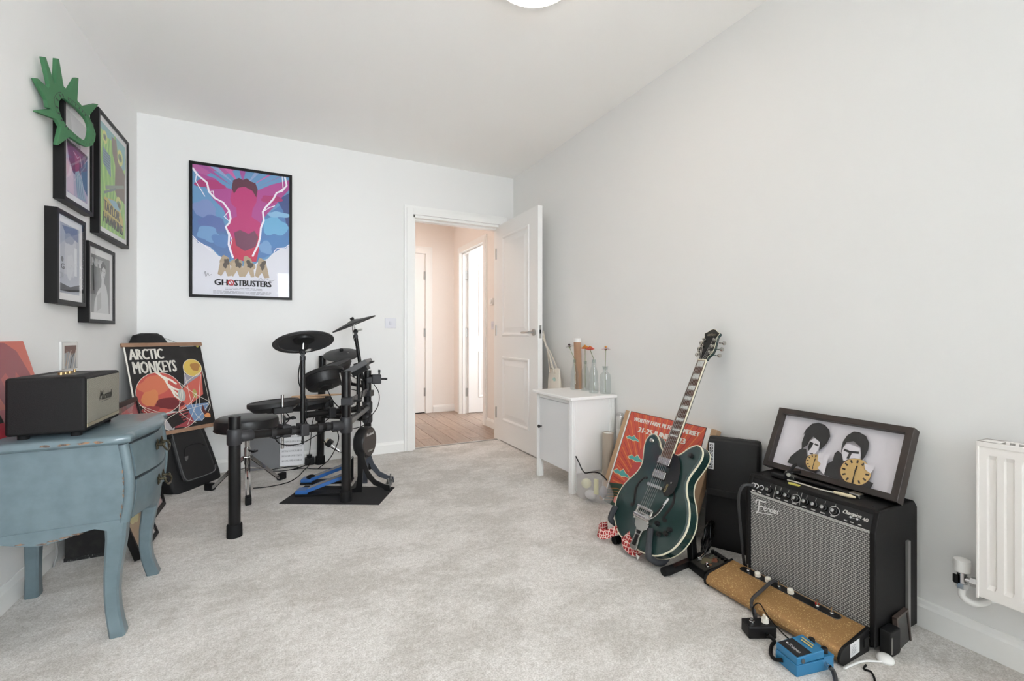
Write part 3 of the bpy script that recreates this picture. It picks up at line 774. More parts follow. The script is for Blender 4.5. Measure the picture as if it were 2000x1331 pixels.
# worn spots where the paint has come off
rw = random.Random(5)
def chip(c, U, W, w, h):
    c, U, W = Vector(c), Vector(U), Vector(W)
    P = []
    for i in range(9):
        a = 2 * pi * i / 9; k = rw.uniform(.55, 1.1); P.append(c + U * (w * k * cos(a)) + W * (h * k * sin(a)))
    MB().add(P, [tuple(range(9))]).build('worn_patch', CHIP, chest, flat=True)
ye = CY0 - .0226
for x, w in ((-.640, .012), (-.600, .018), (-.555, .020), (-.52, .013)): chip((x, ye, .622), (1, 0, 0), (0, 0, 1), w, .0045)
for z in (.52, .50, .485, .46, .445, .41, .385): chip((front_x(CY0, z) - .0125, CY0 - .0072, z), (1, 0, 0), (0, 0, 1), .0022, rw.uniform(.006, .012))
for x in (-.70, -.655, -.63, -.60, -.575): chip((x, CY0 - .0044, .331 + .18 * abs(x + .655)), (1, 0, 0), (0, 0, 1), rw.uniform(.008, .018), .003)

# ------------------------------------------------------------------ loudspeaker on the chest
TOLEX = mat('black_vinyl', (20, 19, 19), 0.6, bump=(420, 0.25), spec=.25)
def weave_mat(name, c0, c1, su, sv, axis):
    m = mat(name, c0, 0.7); nt = m.node_tree; b = nt.nodes['Principled BSDF']; L = nt.links
    tc = nt.nodes.new('ShaderNodeTexCoord'); sp = nt.nodes.new('ShaderNodeSeparateXYZ'); L.new(tc.outputs['Object'], sp.inputs[0])
    cb = nt.nodes.new('ShaderNodeCombineXYZ'); L.new(sp.outputs[axis], cb.inputs[0]); L.new(sp.outputs['Z'], cb.inputs[1])
    br = nt.nodes.new('ShaderNodeTexBrick'); br.inputs['Scale'].default_value = 1
    br.inputs['Brick Width'].default_value = su; br.inputs['Row Height'].default_value = sv; br.inputs['Mortar Size'].default_value = sv * .24
    br.inputs['Mortar Smooth'].default_value = .4
    br.inputs['Color1'].default_value = lin(c0); br.inputs['Color2'].default_value = lin([min(255, v * 1.12) for v in c0]); br.inputs['Mortar'].default_value = lin(c1)
    L.new(cb.outputs[0], br.inputs['Vector']); L.new(br.outputs['Color'], b.inputs['Base Color'])
    bp = nt.nodes.new('ShaderNodeBump'); bp.inputs['Strength'].default_value = .5; bp.inputs['Distance'].default_value = .001; bp.invert = True
    L.new(br.outputs['Fac'], bp.inputs['Height']); L.new(bp.outputs[0], b.inputs['Normal'])
    return m
BRASS = mat('brass_trim', (176, 150, 108), 0.3, 0.9)
sx0, sx1, sy0, sy1, sz0, sz1 = -.742, -.562, 1.818, 2.125, .650, .822
sp = thing('speaker', 'black vinyl wireless loudspeaker with grey woven grille standing on the blue chest', 'speaker', ((sx0 + sx1) / 2, (sy0 + sy1) / 2, .6365))
MB().box((sx0, sy0, sz0), (sx1, sy1, sz1)).build('cabinet', TOLEX, sp, bevel=.009, seg=4)
MB().box((sx1 - .006, sy0 + .010, sz0 + .024), (sx1 + .0012, sy1 - .010, sz1 - .010)).build('grille', weave_mat('grey_weave', (150, 147, 136), (112, 108, 98), .006, .0022, 'Y'), sp, bevel=.001)
MB().box((sx1 - .006, sy0 + .010, sz0 + .012), (sx1 + .0012, sy1 - .010, sz0 + .023)).build('brass_strip', mat('pale_brass', (170, 158, 132), 0.35, 0.7), sp, bevel=.001)
A = Art((sx1 + .0014, 1.93, .765), (0, .105, 0), (0, 0, -.045), (1, 0, 0), eps=.0004, rough=.35)
A.text('M', 0, .0, .22, .72, (44, 38, 32), shear=.35, bold=.006); A.text('arshall', .25, .12, 1, .72, (44, 38, 32), shear=.35, bold=.003); A.line([(.1, .84), (.75, .80)], .02, (44, 38, 32))
A.build('logo', sp)
MB().box((sx0 + .05, sy0 + .06, sz1 - .001), (sx1 - .045, sy1 - .06, sz1 + .0008)).build('control_panel', mat('dark_panel', (40, 38, 36), 0.4), sp)
for i in range(3): MB().cyl((sx0 + .09, sy0 + .10 + .03 * i, sz1), (sx0 + .09, sy0 + .10 + .03 * i, sz1 + .008), .008, n=16).build('knob', BRASS, sp)
MB().cyl((sx0 + .09, sy0 + .20, sz1), (sx0 + .09, sy0 + .20, sz1 + .012), .0035, n=10).build('toggle', BRASS, sp)
for x in (sx0 + .03, sx1 - .03):
    for y in (sy0 + .03, sy1 - .03): MB().cyl((x, y, .6365), (x, y, sz0 + .002), .013, n=16).build('foot', RUBBER, sp)

# record sleeves leaning on the wall beside the loudspeaker
def sleeve(label, y0, y1, xb, xt, z0, z1, name='record_sleeve'):
    U = V(0, 1, 0); top = V(xt, y0, z1); bot = V(xb, y0, z0); Wd = bot - top; n = U.cross(Wd).normalized()
    if n.x < 0: n = -n
    root = thing(name, label, 'record', bot + U * ((y1 - y0) / 2))
    c = (top + bot) / 2 + U * ((y1 - y0) / 2)
    MB().obox(c - n * .003, U * ((y1 - y0) / 2), Wd / 2, n * .003).build('cover', mat('sleeve_red', (176, 52, 60), 0.4), root)
    return root, Art(top + n * .0002, U * (y1 - y0), Wd, n, rough=.3)
r_, A = sleeve('orange-red record sleeve with dark portrait leaning on the wall beside the speaker', 1.955, 2.262, -.800, -.873, .6365, .928)
A.rect(0, 0, 1, 1, (198, 92, 72)); A.rect(0, .75, 1, 1, (186, 60, 74))
A.poly([(.0, .04), (.3, -.0), (.6, .02), (.78, .12), (.9, .4), (.96, .75), (.7, .95), (.3, .95), (.16, .6), (.0, .4)], (140, 52, 60))
A.poly([(.3, .42), (.42, .36), (.5, .52), (.62, .36), (.72, .5), (.8, .78), (.6, .92), (.36, .9)], (172, 70, 66)); A.circ(.50, .66, .08, (146, 56, 60)); A.circ(.68, .66, .08, (146, 56, 60)); A.build('print', r_)
r_, A = sleeve('crimson record sleeve with black band and pale script leaning beside the speaker', 1.60, 1.935, -.775, -.872, .6365, .915)
A.rect(0, 0, 1, 1, (164, 52, 76)); A.poly([(.86, 0), (1, 0), (1, .75), (.93, .75)], (124, 44, 70)); A.rect(0, .76, 1, .85, (34, 32, 32)); A.rect(0, .85, 1, 1, (182, 58, 70))
A.curve([(.72, .42), (.78, .40), (.80, .50), (.84, .44), (.88, .43), (.90, .47)], .014, (226, 190, 180)); A.build('print', r_)

# small photo in a clear block on the wall
ph = thing('photo_block', 'small photograph in a clear acrylic block on the wall behind the speaker', 'photograph', (XL + .01, 2.655, .80))
MB().box((XL, 2.572, .80), (XL + .010, 2.735, .923)).build('acrylic_block', mat('acrylic_edge', (206, 206, 204), 0.15), ph, bevel=.002)
A = Art((XL + .0104, 2.578, .918), (0, .151, 0), (0, 0, -.114), (1, 0, 0)); A.rect(0, 0, 1, 1, (222, 220, 216)); A.rect(.13, .12, .93, 1, (134, 116, 104))
A.rect(.13, .12, .93, .42, (116, 88, 80)); A.poly([(.13, .42), (.4, .34), (.55, .5), (.93, .4), (.93, 1), (.13, 1)], (158, 162, 166))
for q, P in enumerate(([(.3, 1), (.5, .45), (.56, .3)], [(.5, 1), (.62, .6), (.78, .4)], [(.2, .9), (.3, .5), (.27, .3)], [(.7, 1), (.8, .7), (.9, .3)])): A.line(P, .05, [(206, 192, 180), (90, 84, 84), (180, 150, 130), (214, 206, 196)][q])
A.build('print', ph)

# ------------------------------------------------------------------ things on the floor under and behind the chest
def leaning(label, y0, y1, xb, xt, h, depth=.022, bw=.02, mount=.0, x_z0=0.0, **k):
    """frame facing +x, standing at xb on the floor, its top tilted back to xt"""
    dz = math.sqrt(h * h - (xb - xt) ** 2); W = V(xb - xt, 0, -dz); U = V(0, 1, 0); n = U.cross(W)
    if n.x < 0: n = -n
    n.normalize()
    return framed('framed_picture', label, V(xt, y0, dz + x_z0 + abs(n.z) * depth), U, W, n, y1 - y0, h, depth, bw, mount, **k)
r_, A = leaning('larger black frame with pink and grey print leaning behind the blue chest', 2.56, 3.10, -.617, -.745, .625, bw=.024)
A.rect(0, 0, 1, 1, (96, 74, 78)); A.poly([(.5, .05), (1, .02), (1, .5), (.2, .6)], (178, 92, 96)); A.blob(.72, .2, .2, .16, (206, 150, 144), 3); A.poly([(.55, .3), (.75, .12), (.95, .3), (.9, .6), (.6, .6)], (150, 70, 82)); A.poly([(.6, .6), (1, .5), (1, 1), (.5, 1)], (206, 170, 170)); A.build('print', r_)
r_, A = leaning('tall dark frame standing against the wall behind another leaning frame', 2.70, 2.99, -.735, -.857, .655, bw=.03)
A.rect(0, 0, 1, 1, (60, 56, 60)); A.poly([(.1, .02), (.9, .02), (.8, .4), (.3, .5)], (128, 92, 90)); A.build('print', r_)
r_, A = leaning('small black frame with pale pink mount standing between the legs of the blue chest', 2.375, 2.655, -.555, -.659, .34, depth=.026, bw=.016, mount=.02)
A.rect(0, 0, 1, 1, (206, 176, 160)); A.poly([(0, .3), (.6, .2), (1, .6), (1, 1), (0, 1)], (176, 150, 120)); A.blob(.4, .5, .25, .25, (206, 198, 150), 8); A.build('print', r_)
bx = thing('storage_box', 'black box with a scuffed metal-edged base on the carpet under the blue chest', 'box', (-.785, 2.64, 0))
MB().box((-.840, 2.50, .012), (-.7045, 2.66, .36)).build('body', mat('black_lacquer', (30, 29, 30), 0.3, var=(30, (52, 52, 48), .45, .8)), bx, bevel=.003)
MB().box((-.842, 2.498, 0), (-.7025, 2.662, .014)).build('base_edge', mat('scuffed_edge', (36, 36, 36), 0.4, var=(160, (150, 150, 146), .6, .72)), bx)
solo(MB().tube([(-.860, 2.46, .004), (-.852, 2.47, .06), (-.848, 2.44, .14), (-.852, 2.475, .22), (-.848, 2.49, .34)], .004, 6), 'cable', mat('grey_cable', (150, 150, 150), 0.5), 'thin pale cable hanging down beside the black box under the chest', 'cable')

# ------------------------------------------------------------------ gig bag and hanging poster in the corner
NYLON = mat('black_nylon', (25, 25, 26), 0.7, bump=(600, 0.3))
NYL2 = mat('black_nylon_shiny', (34, 34, 35), 0.5, bump=(500, 0.2))
bag = thing('gig_bag', 'black nylon instrument gig bag with front pocket leaning in the room corner', 'bag', (-.56, 3.44, 0))
bd = V(.56, .83, 0).normalized(); bn = V(bd.y, -bd.x, 0)      # width direction, outward direction
def bag_pt(z): # centre of the front face at height z
    t = z / .96; return V(-.496, 3.399, 0).lerp(V(-.772, 3.520, .96), t)
def sec(z, w, th, e=.30, push=0.0):
    c = bag_pt(z); c.z = z; R = []
    for i in range(28):
        a = 2 * pi * i / 28; ca, sa = cos(a), sin(a)
        R.append(c - bn * (th / 2) + bn * push + bd * (w / 2 * math.copysign(abs(ca) ** e, ca)) + bn * (th / 2 * math.copysign(abs(sa) ** e, sa)))
    return R
MB().loft([sec(0, .33, .10), sec(.006, .36, .13), (sec(.05, .375, .145)), sec(.2, .365, .14), sec(.4, .33, .13), sec(.6, .285, .115), sec(.8, .245, .10), sec(.90, .22, .09, .45), sec(.95, .17, .07, .6), sec(.965, .10, .04, .8)]).build('body', NYLON, bag)
def pk(z, w, th): return sec(z, w, th, .4, .026)
pocket = MB().loft([pk(.055, .20, .03), pk(.07, .245, .05), pk(.12, .255, .055), pk(.30, .235, .055), pk(.43, .20, .05), pk(.455, .16, .03)]).build('front_pocket', NYL2, bag)
def on_bag(u, z, out): 
    p = bag_pt(z); p.z = z; return p + bd * u + bn * out
MB().tube([on_bag(-.098, .44, .026), on_bag(-.116, .3, .03), on_bag(-.124, .14, .03), on_bag(-.115, .075, .028), on_bag(-.07, .062, .026), on_bag(.09, .062, .026), on_bag(.122, .10, .028)], .0035, 6).build('piping', mat('grey_piping', (92, 92, 94), 0.4), pocket)
MB().tube([on_bag(-.075, .20, .0285), on_bag(-.06, .245, .0285), on_bag(-.02, .262, .0285), on_bag(.05, .258, .0285), on_bag(.085, .235, .0285)], .003, 6).build('pocket_zip', BLACKP, pocket)
A = Art(on_bag(-.035, .372, .030), bd * .07, on_bag(0, .345, .0) - on_bag(0, .372, .0), bn, eps=.0004); A.text('Fender', .16, .1, .86, .9, (128, 128, 130), shear=.4); A.curve([(.1, .0), (.02, .5), (.1, 1)], .02, (128, 128, 130)); A.curve([(.92, .0), (1, .5), (.92, 1)], .02, (128, 128, 130)); A.build('logo', pocket)
MB().prism([(-.012, .01), (.012, .01), (.010, -.008), (0, -.02), (-.010, -.008)], on_bag(-.07, .195, .0295), bd, V(0, 0, 1), bn * .003).build('badge', mat('grey_badge', (120, 120, 122), 0.35, 0.6), pocket)
MB().tube([on_bag(-.10, .33, .01), on_bag(-.165, .335, -.01), on_bag(-.175, .34, -.06)], .012, 6).build('strap', NYLON, bag)

RAIL = wood_mat('walnut_rail', (136, 104, 82), (160, 126, 102), (3, 3, 3), 0.5, 0.1)
TR, BR = V(-.528, 3.618, .893), V(-.425, 3.514, .365); eD = V(.74, .673, 0).normalized()
hp = thing('hanging_poster', 'black planet tour poster on two wooden rails hung over the gig bag', 'poster', BR - eD * .23)
dn = (BR - TR); dn_u = dn.normalized(); pn = eD.cross(dn_u); pn = -pn if pn.x < 0 else pn
wP = .440
MB().obox((TR + BR) / 2 - eD * (wP / 2 + .012), eD * (wP / 2), dn / 2, pn * .0006).build('sheet', mat('paper_white', (232, 228, 220), 0.6), hp)
for p in (TR, BR): MB().obox(p - eD * (wP / 2 + .012), eD * (wP / 2 + .010), dn_u * .0115, pn * .006).build('rail', RAIL, hp, bevel=.001)
MB().tube([TR - eD * (.13), TR - eD * .20 + V(-.03, .03, .040), TR - eD * .30 + V(0, 0, .004)], .0012, 5, k=1).build('cord', BLACKP, hp)
A = Art(TR - eD * (wP + .012) + pn * .0008, eD * wP, dn, pn)
A.rect(.018, .0, 1, 1, (26, 24, 24))
A.text('ARCTIC', .05, .045, .46, .165, (232, 228, 220), bold=.007); A.text('MONKEYS', .07, .185, .60, .32, (232, 228, 220), bold=.006)
A.rect(.70, .02, .90, .028, (190, 186, 176)); A.circ(.955, .026, .020, (170, 160, 70))
CO_, LI = (196, 96, 84), (226, 220, 208)
A.poly([(.80, .42), (.95, .28), (.90, .62), (.62, .76), (.52, .78), (.60, .55)], CO_); A.poly([(.685, .36), (.93, .38), (.66, .50)], (150, 146, 158))
A.poly([(.08, .70), (.50, .78), (.42, .98), (.30, .96)], (176, 172, 176)); A.poly([(.3, .8), (.52, .785), (.95, .73), (.86, .84), (.62, .97), (.44, .96)], (150, 62, 68)); A.poly([(.62, .72), (.96, .73), (.82, .93), (.70, .92)], (112, 140, 176))
A.poly([(.33, .82), (.5, .79), (.56, .9), (.4, .96)], (30, 26, 26))
for k in range(4): A.line([(.36 + .03 * k, .83 + .035 * k), (.66 - .02 * k, .79 + .035 * k)], .022, (34, 28, 28))
A.circ(.33, .55, .29, (188, 84, 76)); A.blob(.28, .46, .2, .13, (202, 112, 84), 5); A.blob(.2, .60, .10, .12, (206, 128, 84), 11); A.blob(.42, .68, .18, .08, (112, 42, 46), 2); A.blob(.18, .72, .1, .05, (150, 58, 58), 7)
for P in ([(.34, .31), (.42, .40), (.46, .50), (.52, .56), (.58, .62)], [(.40, .37), (.50, .42), (.56, .47)], [(.44, .46), (.52, .52), (.60, .55)], [(.32, .31), (.38, .36), (.45, .43)], [(.48, .52), (.51, .60), (.58, .66)]): A.line(P, .026, LI)
A.circ(.60, .60, .05, (170, 176, 172), ry=.09); A.circ(.82, .29, .13, (206, 176, 88)); A.blob(.86, .28, .06, .07, (166, 120, 64), 3); A.circ(.78, .60, .03, (170, 156, 90), ry=.07)
for cc, r in (((.33, .55), .29), ((.82, .29), .13)): A.line([(cc[0] + r * cos(q * pi / 16), cc[1] + r * sin(q * pi / 16) * A.asp) for q in range(33)], .006, LI)
for P in ([(.690, .30), (.70, .5), (.72, .80), (.80, .92)], [(.95, .30), (.96, .5), (.965, .74)], [(.94, .34), (.64, .50), (.52, .78)], [(.58, .44), (.80, .62), (.97, .735), (.90, .86), (.80, .93)], [(.06, .66), (.3, .77), (.52, .785), (.97, .735)], [(.1, .72), (.30, .94), (.42, .985), (.66, .95), (.97, .74)], [(.52, .785), (.62, .88), (.72, .94)], [(.92, .38), (.84, .62), (.82, .8), (.88, .9)], [(.52, .785), (.70, .70), (.80, .60), (.76, .74), (.60, .95)], [(.52, .785), (.34, .86), (.31, .95)]): A.curve(P, .006, LI, k=4)
A.poly([(.83, .80), (.86, .74), (.88, .82), (.94, .86), (.90, .9), (.86, .88)], (90, 44, 40)); A.blob(.90, .88, .05, .03, (222, 150, 96), 6)
A.build('print', hp)
# ------------------------------------------------------------------ electronic drum kit
DRUMB = mat('drum_black', (26, 26, 27), 0.42, spec=.35)
TUBEB = mat('rack_black', (16, 16, 17), 0.3, spec=.4)
CYMB = mat('cymbal_rubber', (50, 50, 51), 0.55, bump=(200, 0.05))
CLAMP = mat('clamp_grey', (44, 44, 47), 0.5)
GREYM = mat('module_grey', (88, 88, 90), 0.5)
PA, PB, PC, PD = V(-.231, 2.467, 0), V(.291, 2.701, 0), V(.205, 3.585, 0), V(.50, 3.30, 0)
kit = thing('drum_kit', 'black electronic drum kit on a tubular rack with rubber pads and cymbals', 'drum kit', (.2, 3.0, 0))
def post(p, z0, z1, tilt=(0, 0)):
    q = V(p.x + tilt[0], p.y + tilt[1], 0)
    o = MB().cyl((p.x, p.y, z0), (q.x, q.y, z1), .0255, n=20).build('leg', TUBEB, kit)
    MB().lathe([(.027, .0), (.033, 0), (.0325, .055), (.029, .06), (.0255, .06)], (p.x, p.y, z0), (0, 0, 1), 20).build('rubber_foot', RUBBER, o)
    MB().lathe([(.0215, -.002), (.0262, -.002), (.0262, .002), (.0215, .002)], (q.x, q.y, z1), (0, 0, 1), 20, closed=True).build('tube_end', TUBEB, o)
post(PA, 0, .565); post(PB, .004, .745); post(PC, 0, .80, (.015, -.02)); post(PD, 0, .70)
def bar(p, q, r=.021): return MB().cyl(p, q, r, n=18).build('rack_tube', TUBEB, kit)
def collar(c, ax, r=.032, h=.075): 
    ax = Vector(ax).normalized(); return MB().lathe([(r * .86, -h / 2), (r, -h / 2 + .006), (r, h / 2 - .006), (r * .86, h / 2)], c, ax, 18).build('joint', CLAMP, kit)
zA, zB_ = .470, .440
bar((PA.x, PA.y, zA), (PB.x, PB.y, zB_)); dAB = (V(PB.x, PB.y, zB_) - V(PA.x, PA.y, zA)).normalized()
collar((PA.x, PA.y, zA), (0, 0, 1)); collar(V(PA.x, PA.y, zA) + dAB * .05, dAB, .027, .06); collar((PB.x, PB.y, zB_), (0, 0, 1), .034, .09); collar(V(PB.x, PB.y, zB_) - dAB * .055, dAB, .027, .07)
bar((PB.x, PB.y, .44), (PD.x, PD.y, .44)); collar((PD.x, PD.y, .44), (0, 0, 1), .034, .08)
dCD = (PC - PD).normalized()
bar(V(PD.x, PD.y, .36), V(PC.x, PC.y, .36) + V(-.07, 0.02, 0) * 0 + dCD * .03); collar((PC.x, PC.y, .36), (0, 0, 1), .034, .08); collar((PD.x, PD.y, .36), (0, 0, 1), .034, .06)
inner_bar = bar((.10, 3.02, .46), (.44, 3.12, .46), .020)          # short tube reaching inwards with the snare clamp
MB().lathe([(.0, .0), (.022, 0), (.022, .02), (.0, .02)], (.098, 3.019, .46), (-.96, -.28, 0), 16).build('end_cap', RUBBER, inner_bar)
MB().obox(((PB.x + PD.x) / 2, (PB.y + PD.y) / 2, .555), (PD - PB) * .5, V(.945, -.33, 0) * .004, V(0, 0, .021)).build('module_bracket', GREYM, kit, bevel=.002)
def wing(c, d, size=.018):
    c = Vector(c); u, v, n = frame_of(d); mb = MB()
    mb.cyl(c, c + n * .03, .006, n=10); mb.obox(c + n * .036, u * size, v * .005, n * .010); mb.ell(tuple(c + n * .034), .008, .008, .008, 8, 6)
    return mb
def clamp(c, d, out):
    """block clamp round a tube with a wing screw"""
    c, d, out = Vector(c), Vector(d).normalized(), Vector(out).normalized()
    o = MB().obox(c, d * .022, out * .032, d.cross(out) * .034).build('clamp', CLAMP, kit, bevel=.006)
    wing(c + out * .03, out).build('wing_screw', BLACKP, o)
    return o
def on_ab(t): return V(PA.x, PA.y, zA).lerp(V(PB.x, PB.y, zB_), t)

def cymbal(c, n, r, label=None):
    c = Vector(c); n = Vector(n).normalized()
    prof = [(.0, .010), (.016, .011), (.028, .009), (.045, .003), (r * .55, -.004), (r * .97, -.014), (r, -.018), (r * .985, -.022), (r * .55, -.012), (.05, -.008), (.03, -.006), (0, -.006)]
    o = MB().lathe(prof, c, n, 48).build('cymbal', CYMB, kit)
    MB().lathe([(0, .009), (.0135, .009), (.0135, .026), (.011, .030), (0, .030)], c, n, 20).build('wing_nut', BLACKP, o)
    u, v, w = frame_of(n)
    MB().lathe([(.0, -.006), (.055, -.008), (.05, -.020), (0, -.022)], c + u * .02, n, 24).build('sensor_housing', BLACKP, o)
    MB().lathe([(r * .80, -.0165), (r * .82, -.021), (r * .86, -.0215), (r * .88, -.0180)], c, n, 48, closed=True).build('rim_ring', CYMB, o)
    return o
def cym_stand(base, top, c, n):
    base, top, c, n = Vector(base), Vector(top), Vector(c), Vector(n).normalized()
    o = MB().cyl(base, top, .0125, n=14).build('cymbal_stand', TUBEB, kit)
    MB().lathe([(.0125, -.02), (.0145, -.018), (.0145, .0), (.012, .004)], top, top - base, 14).build('tube_collar', CLAMP, o)
    t = MB(); t.obox(top + V(0, 0, .016), V(.010, 0, 0), V(0, .014, 0), V(0, 0, .016)); t.ell(tuple(top + V(0, 0, .024)), .017, .017, .017, 12, 8); t.build('tilter', BLACKP, o)
    wing(top + V(.0, 0, .026), (.9, -.3, .25), .014).build('tilter_wing', STEEL, o)
    MB().cyl(top + V(0, 0, .02), c, .0045, n=10).build('cymbal_rod', CHROME, o)
def cable(pts, r=.0028): return MB().tube(pts, r, 6).build('cable', RUBBER, kit)

# crash on the arm tube
b = on_ab(.565)
cymbal((.068, 2.602, .930), (-.098, .385, .92), .150); cym_stand(b - V(0, 0, .03), (b.x, b.y, .838), (.068, 2.602, .925), (0, 0, 1))
clamp(b, dAB, (0, 0, -1)); cable([(.09, 2.64, .90), (b.x - .012, b.y + .01, .80), (b.x - .018, b.y, .70), (b.x + .02, b.y, .60), (b.x + .014, b.y - .012, .5), (b.x + .06, b.y + .02, .44)])
# ride at the back
cymbal((.399, 3.267, 1.048), (-.385, .06, .92), .155); cym_stand((.475, 3.28, .55), (.415, 3.27, .955), (.402, 3.267, 1.045), (0, 0, 1))
cable([(.39, 3.25, 1.02), (.40, 3.25, .93), (.43, 3.26, .86)], .0022)
# hi-hat
cymbal((.345, 3.500, .826), (-.10, -.30, .92), .128); cym_stand((.40, 3.42, .60), (.352, 3.495, .785), (.345, 3.5, .822), (0, 0, 1)); MB().cyl((.40, 3.42, .60), (PD.x, PD.y, .58), .0125, n=12).build('stand_arm', TUBEB, kit)
def tom(c, n, r, h=.05, stick=False):
    c = Vector(c); n = Vector(n).normalized()
    o = MB().lathe([(0, -h), (r * .55, -h), (r * .80, -h + .004), (r * .95, -h * .45), (r * .97, -.010), (r * .97, 0), (0, 0)], c, n, 40).build('drum_pad', DRUMB, kit)
    MB().lathe([(r * .86, .001), (r * .90, .006), (r * .98, .007), (r * 1.01, .002), (r * 1.01, -.016), (r * .96, -.018)], c, n, 40).build('rim', mat('rim_rubber', (22, 22, 23), 0.6), o)
    MB().lathe([(0, .0005), (r * .88, .0005), (r * .88, .0022), (0, .003)], c, n, 40).build('drumhead', mat('pad_head', (40, 40, 42), 0.65), o)
    MB().lathe([(0, -h - .001), (r * .34, -h - .001), (r * .30, -h - .008), (0, -h - .008)], c, n, 24).build('sensor_cup', BLACKP, o)
    return o
# floor tom on its straight rod
p1 = tom((-.075, 2.745, .585), (-.07, .03, 1), .127, .046)
c1 = on_ab(.42); MB().cyl((c1.x - .02, c1.y + .05, .36), (c1.x - .02, c1.y + .05, .64), .0075, n=12).build('pad_rod', CHROME, kit)
MB().obox((c1.x - .022, c1.y + .06, .56), (.045, .01, 0), (-.008, .03, 0), (0, 0, .016)).build('pad_mount', BLACKP, kit, bevel=.004)
k_ = clamp(c1 + V(-.01, .02, 0), dAB, (0, 0, 1)); wing(c1 + V(-.005, .03, .055), (.9, .3, .1), .02).build('wing_screw', BLACKP, k_)
cable([(-.02, 2.70, .54), (.0, 2.66, .50), (c1.x - .05, c1.y - .02, .46), (c1.x - .03, c1.y - .02, .40), (c1.x + .06, c1.y, .385), (c1.x + .16, c1.y + .07, .415), (c1.x + .25, c1.y + .12, .44)])
# snare
sn = tom((.105, 3.26, .525), (-.06, -.02, 1), .15, .06); MB().tube([(.215, 3.26, .47), (.24, 3.16, .47), (.24, 3.07, .46)], .011, 10).build('snare_arm', TUBEB, kit); clamp((.24, 3.06, .46), (.96, .28, 0), (0, 0, 1))
MB().obox((.235, 3.20, .49), (.03, 0, 0), (0, .03, 0), (0, 0, .03)).build('snare_mount', BLACKP, kit, bevel=.006)
# rack toms
tom((.185, 2.978, .705), (-.20, .40, .84), .126, .075); tom((.268, 3.262, .745), (-.34, -.06, .90), .120, .055)
MB().tube([(.265, 2.93, .735), (.275, 2.89, .71), (.288, 2.80, .64), (.296, 2.755, .585), (.305, 2.725, .572), (.320, 2.70, .570)], .008, 10).build('tom_arm', CHROME, kit)
MB().tube([(.33, 3.25, .73), (.38, 3.26, .68), (.45, 3.27, .64), (.49, 3.29, .635)], .008, 10).build('tom_arm', CHROME, kit)
clamp((PB.x + .01, PB.y, .575), (0, 0, 1), (.9, -.3, 0)); clamp((PD.x + .015, PD.y - .01, .635), (0, 0, 1), (.95, .1, 0))
k_ = clamp((PD.x, PD.y - .01, .54), (0, 0, 1), (-.5, -.8, 0))
cl = clamp((PD.x + .055, PD.y - .03, .640), (0, 1, 0), (1, -.2, 0)); wing((PD.x + .075, PD.y - .035, .66), (0, 0, 1), .016).build('wing_screw', BLACKP, cl)
# sound module
mc = V(.395, 2.965, .752); mu = V(.33, .943, 0); mn = V(-.46, .16, .87).normalized(); mv = mn.cross(mu)
mod = MB().obox(mc, mu * .105, mv * .075, mn * .017).build('sound_module', GREYM, kit, bevel=.005)
MB().obox(mc - mn * .03, mu * .05, mv * .05, mn * .014).build('module_mount', BLACKP, mod, bevel=.003)
for i in range(4): MB().cyl(mc + mu * (-.07 + .03 * i) + mn * .016, mc + mu * (-.07 + .03 * i) + mn * .026, .007, n=12).build('knob', BLACKP, mod)
mt = V(.44, 2.93, .772); wing(mt, (.95, -.3, .35), .019).build('module_wing', BLACKP, mod)
MB().cyl((.395, 2.985, .45), (.395, 2.98, .73), .012, n=12).build('module_post', TUBEB, kit)
MB().obox((.30, 2.86, .50), (.020, .0, .008), (0, .012, 0), (-.012, 0, .032)).build('cable_box', BLACKP, kit, bevel=.003)
for P in ([(.20, 2.98, .64), (.24, 2.93, .55), (.28, 2.80, .50), (.27, 2.70, .46), (.18, 2.66, .43)], [(.268, 3.26, .69), (.33, 3.22, .60), (.44, 3.28, .55), (.47, 3.30, .42), (.44, 3.2, .36), (.42, 3.05, .30)], [(PD.x + .03, PD.y - .02, .62), (PD.x + .07, PD.y - .05, .54), (PD.x + .06, PD.y - .06, .45), (PD.x + .0, PD.y - .08, .38), (.40, 3.0, .40)],
          [(.29, 2.73, .42), (.22, 2.74, .40), (.36, 2.78, .40), (.44, 2.90, .41), (.50, 3.2, .44)], [(.23, 2.70, .44), (.26, 2.80, .34), (.22, 2.86, .22), (.16, 2.95, .14)], [(.15, 2.68, .43), (.19, 2.82, .32), (.27, 2.9, .24)], [(.29, 2.72, .56), (.34, 2.78, .52), (.40, 2.86, .58), (.42, 2.95, .70)],
          [(.24, 3.07, .43), (.18, 3.2, .34), (.20, 3.4, .2), (.18, 3.52, .03)], [(-.2, 2.50, .44), (-.13, 2.52, .485), (-.06, 2.53, .43), (.02, 2.56, .47), (.10, 2.60, .44)]): cable(P)
tk = mat('cable_tie', (34, 34, 36), 0.6)
for t in (.30, .47, .72, .80): 
    c = on_ab(t); MB().lathe([(.0215, -.012), (.0245, -.012), (.0245, .012), (.0215, .012)], c, dAB, 16, closed=True).build('cable_strap', tk, kit)

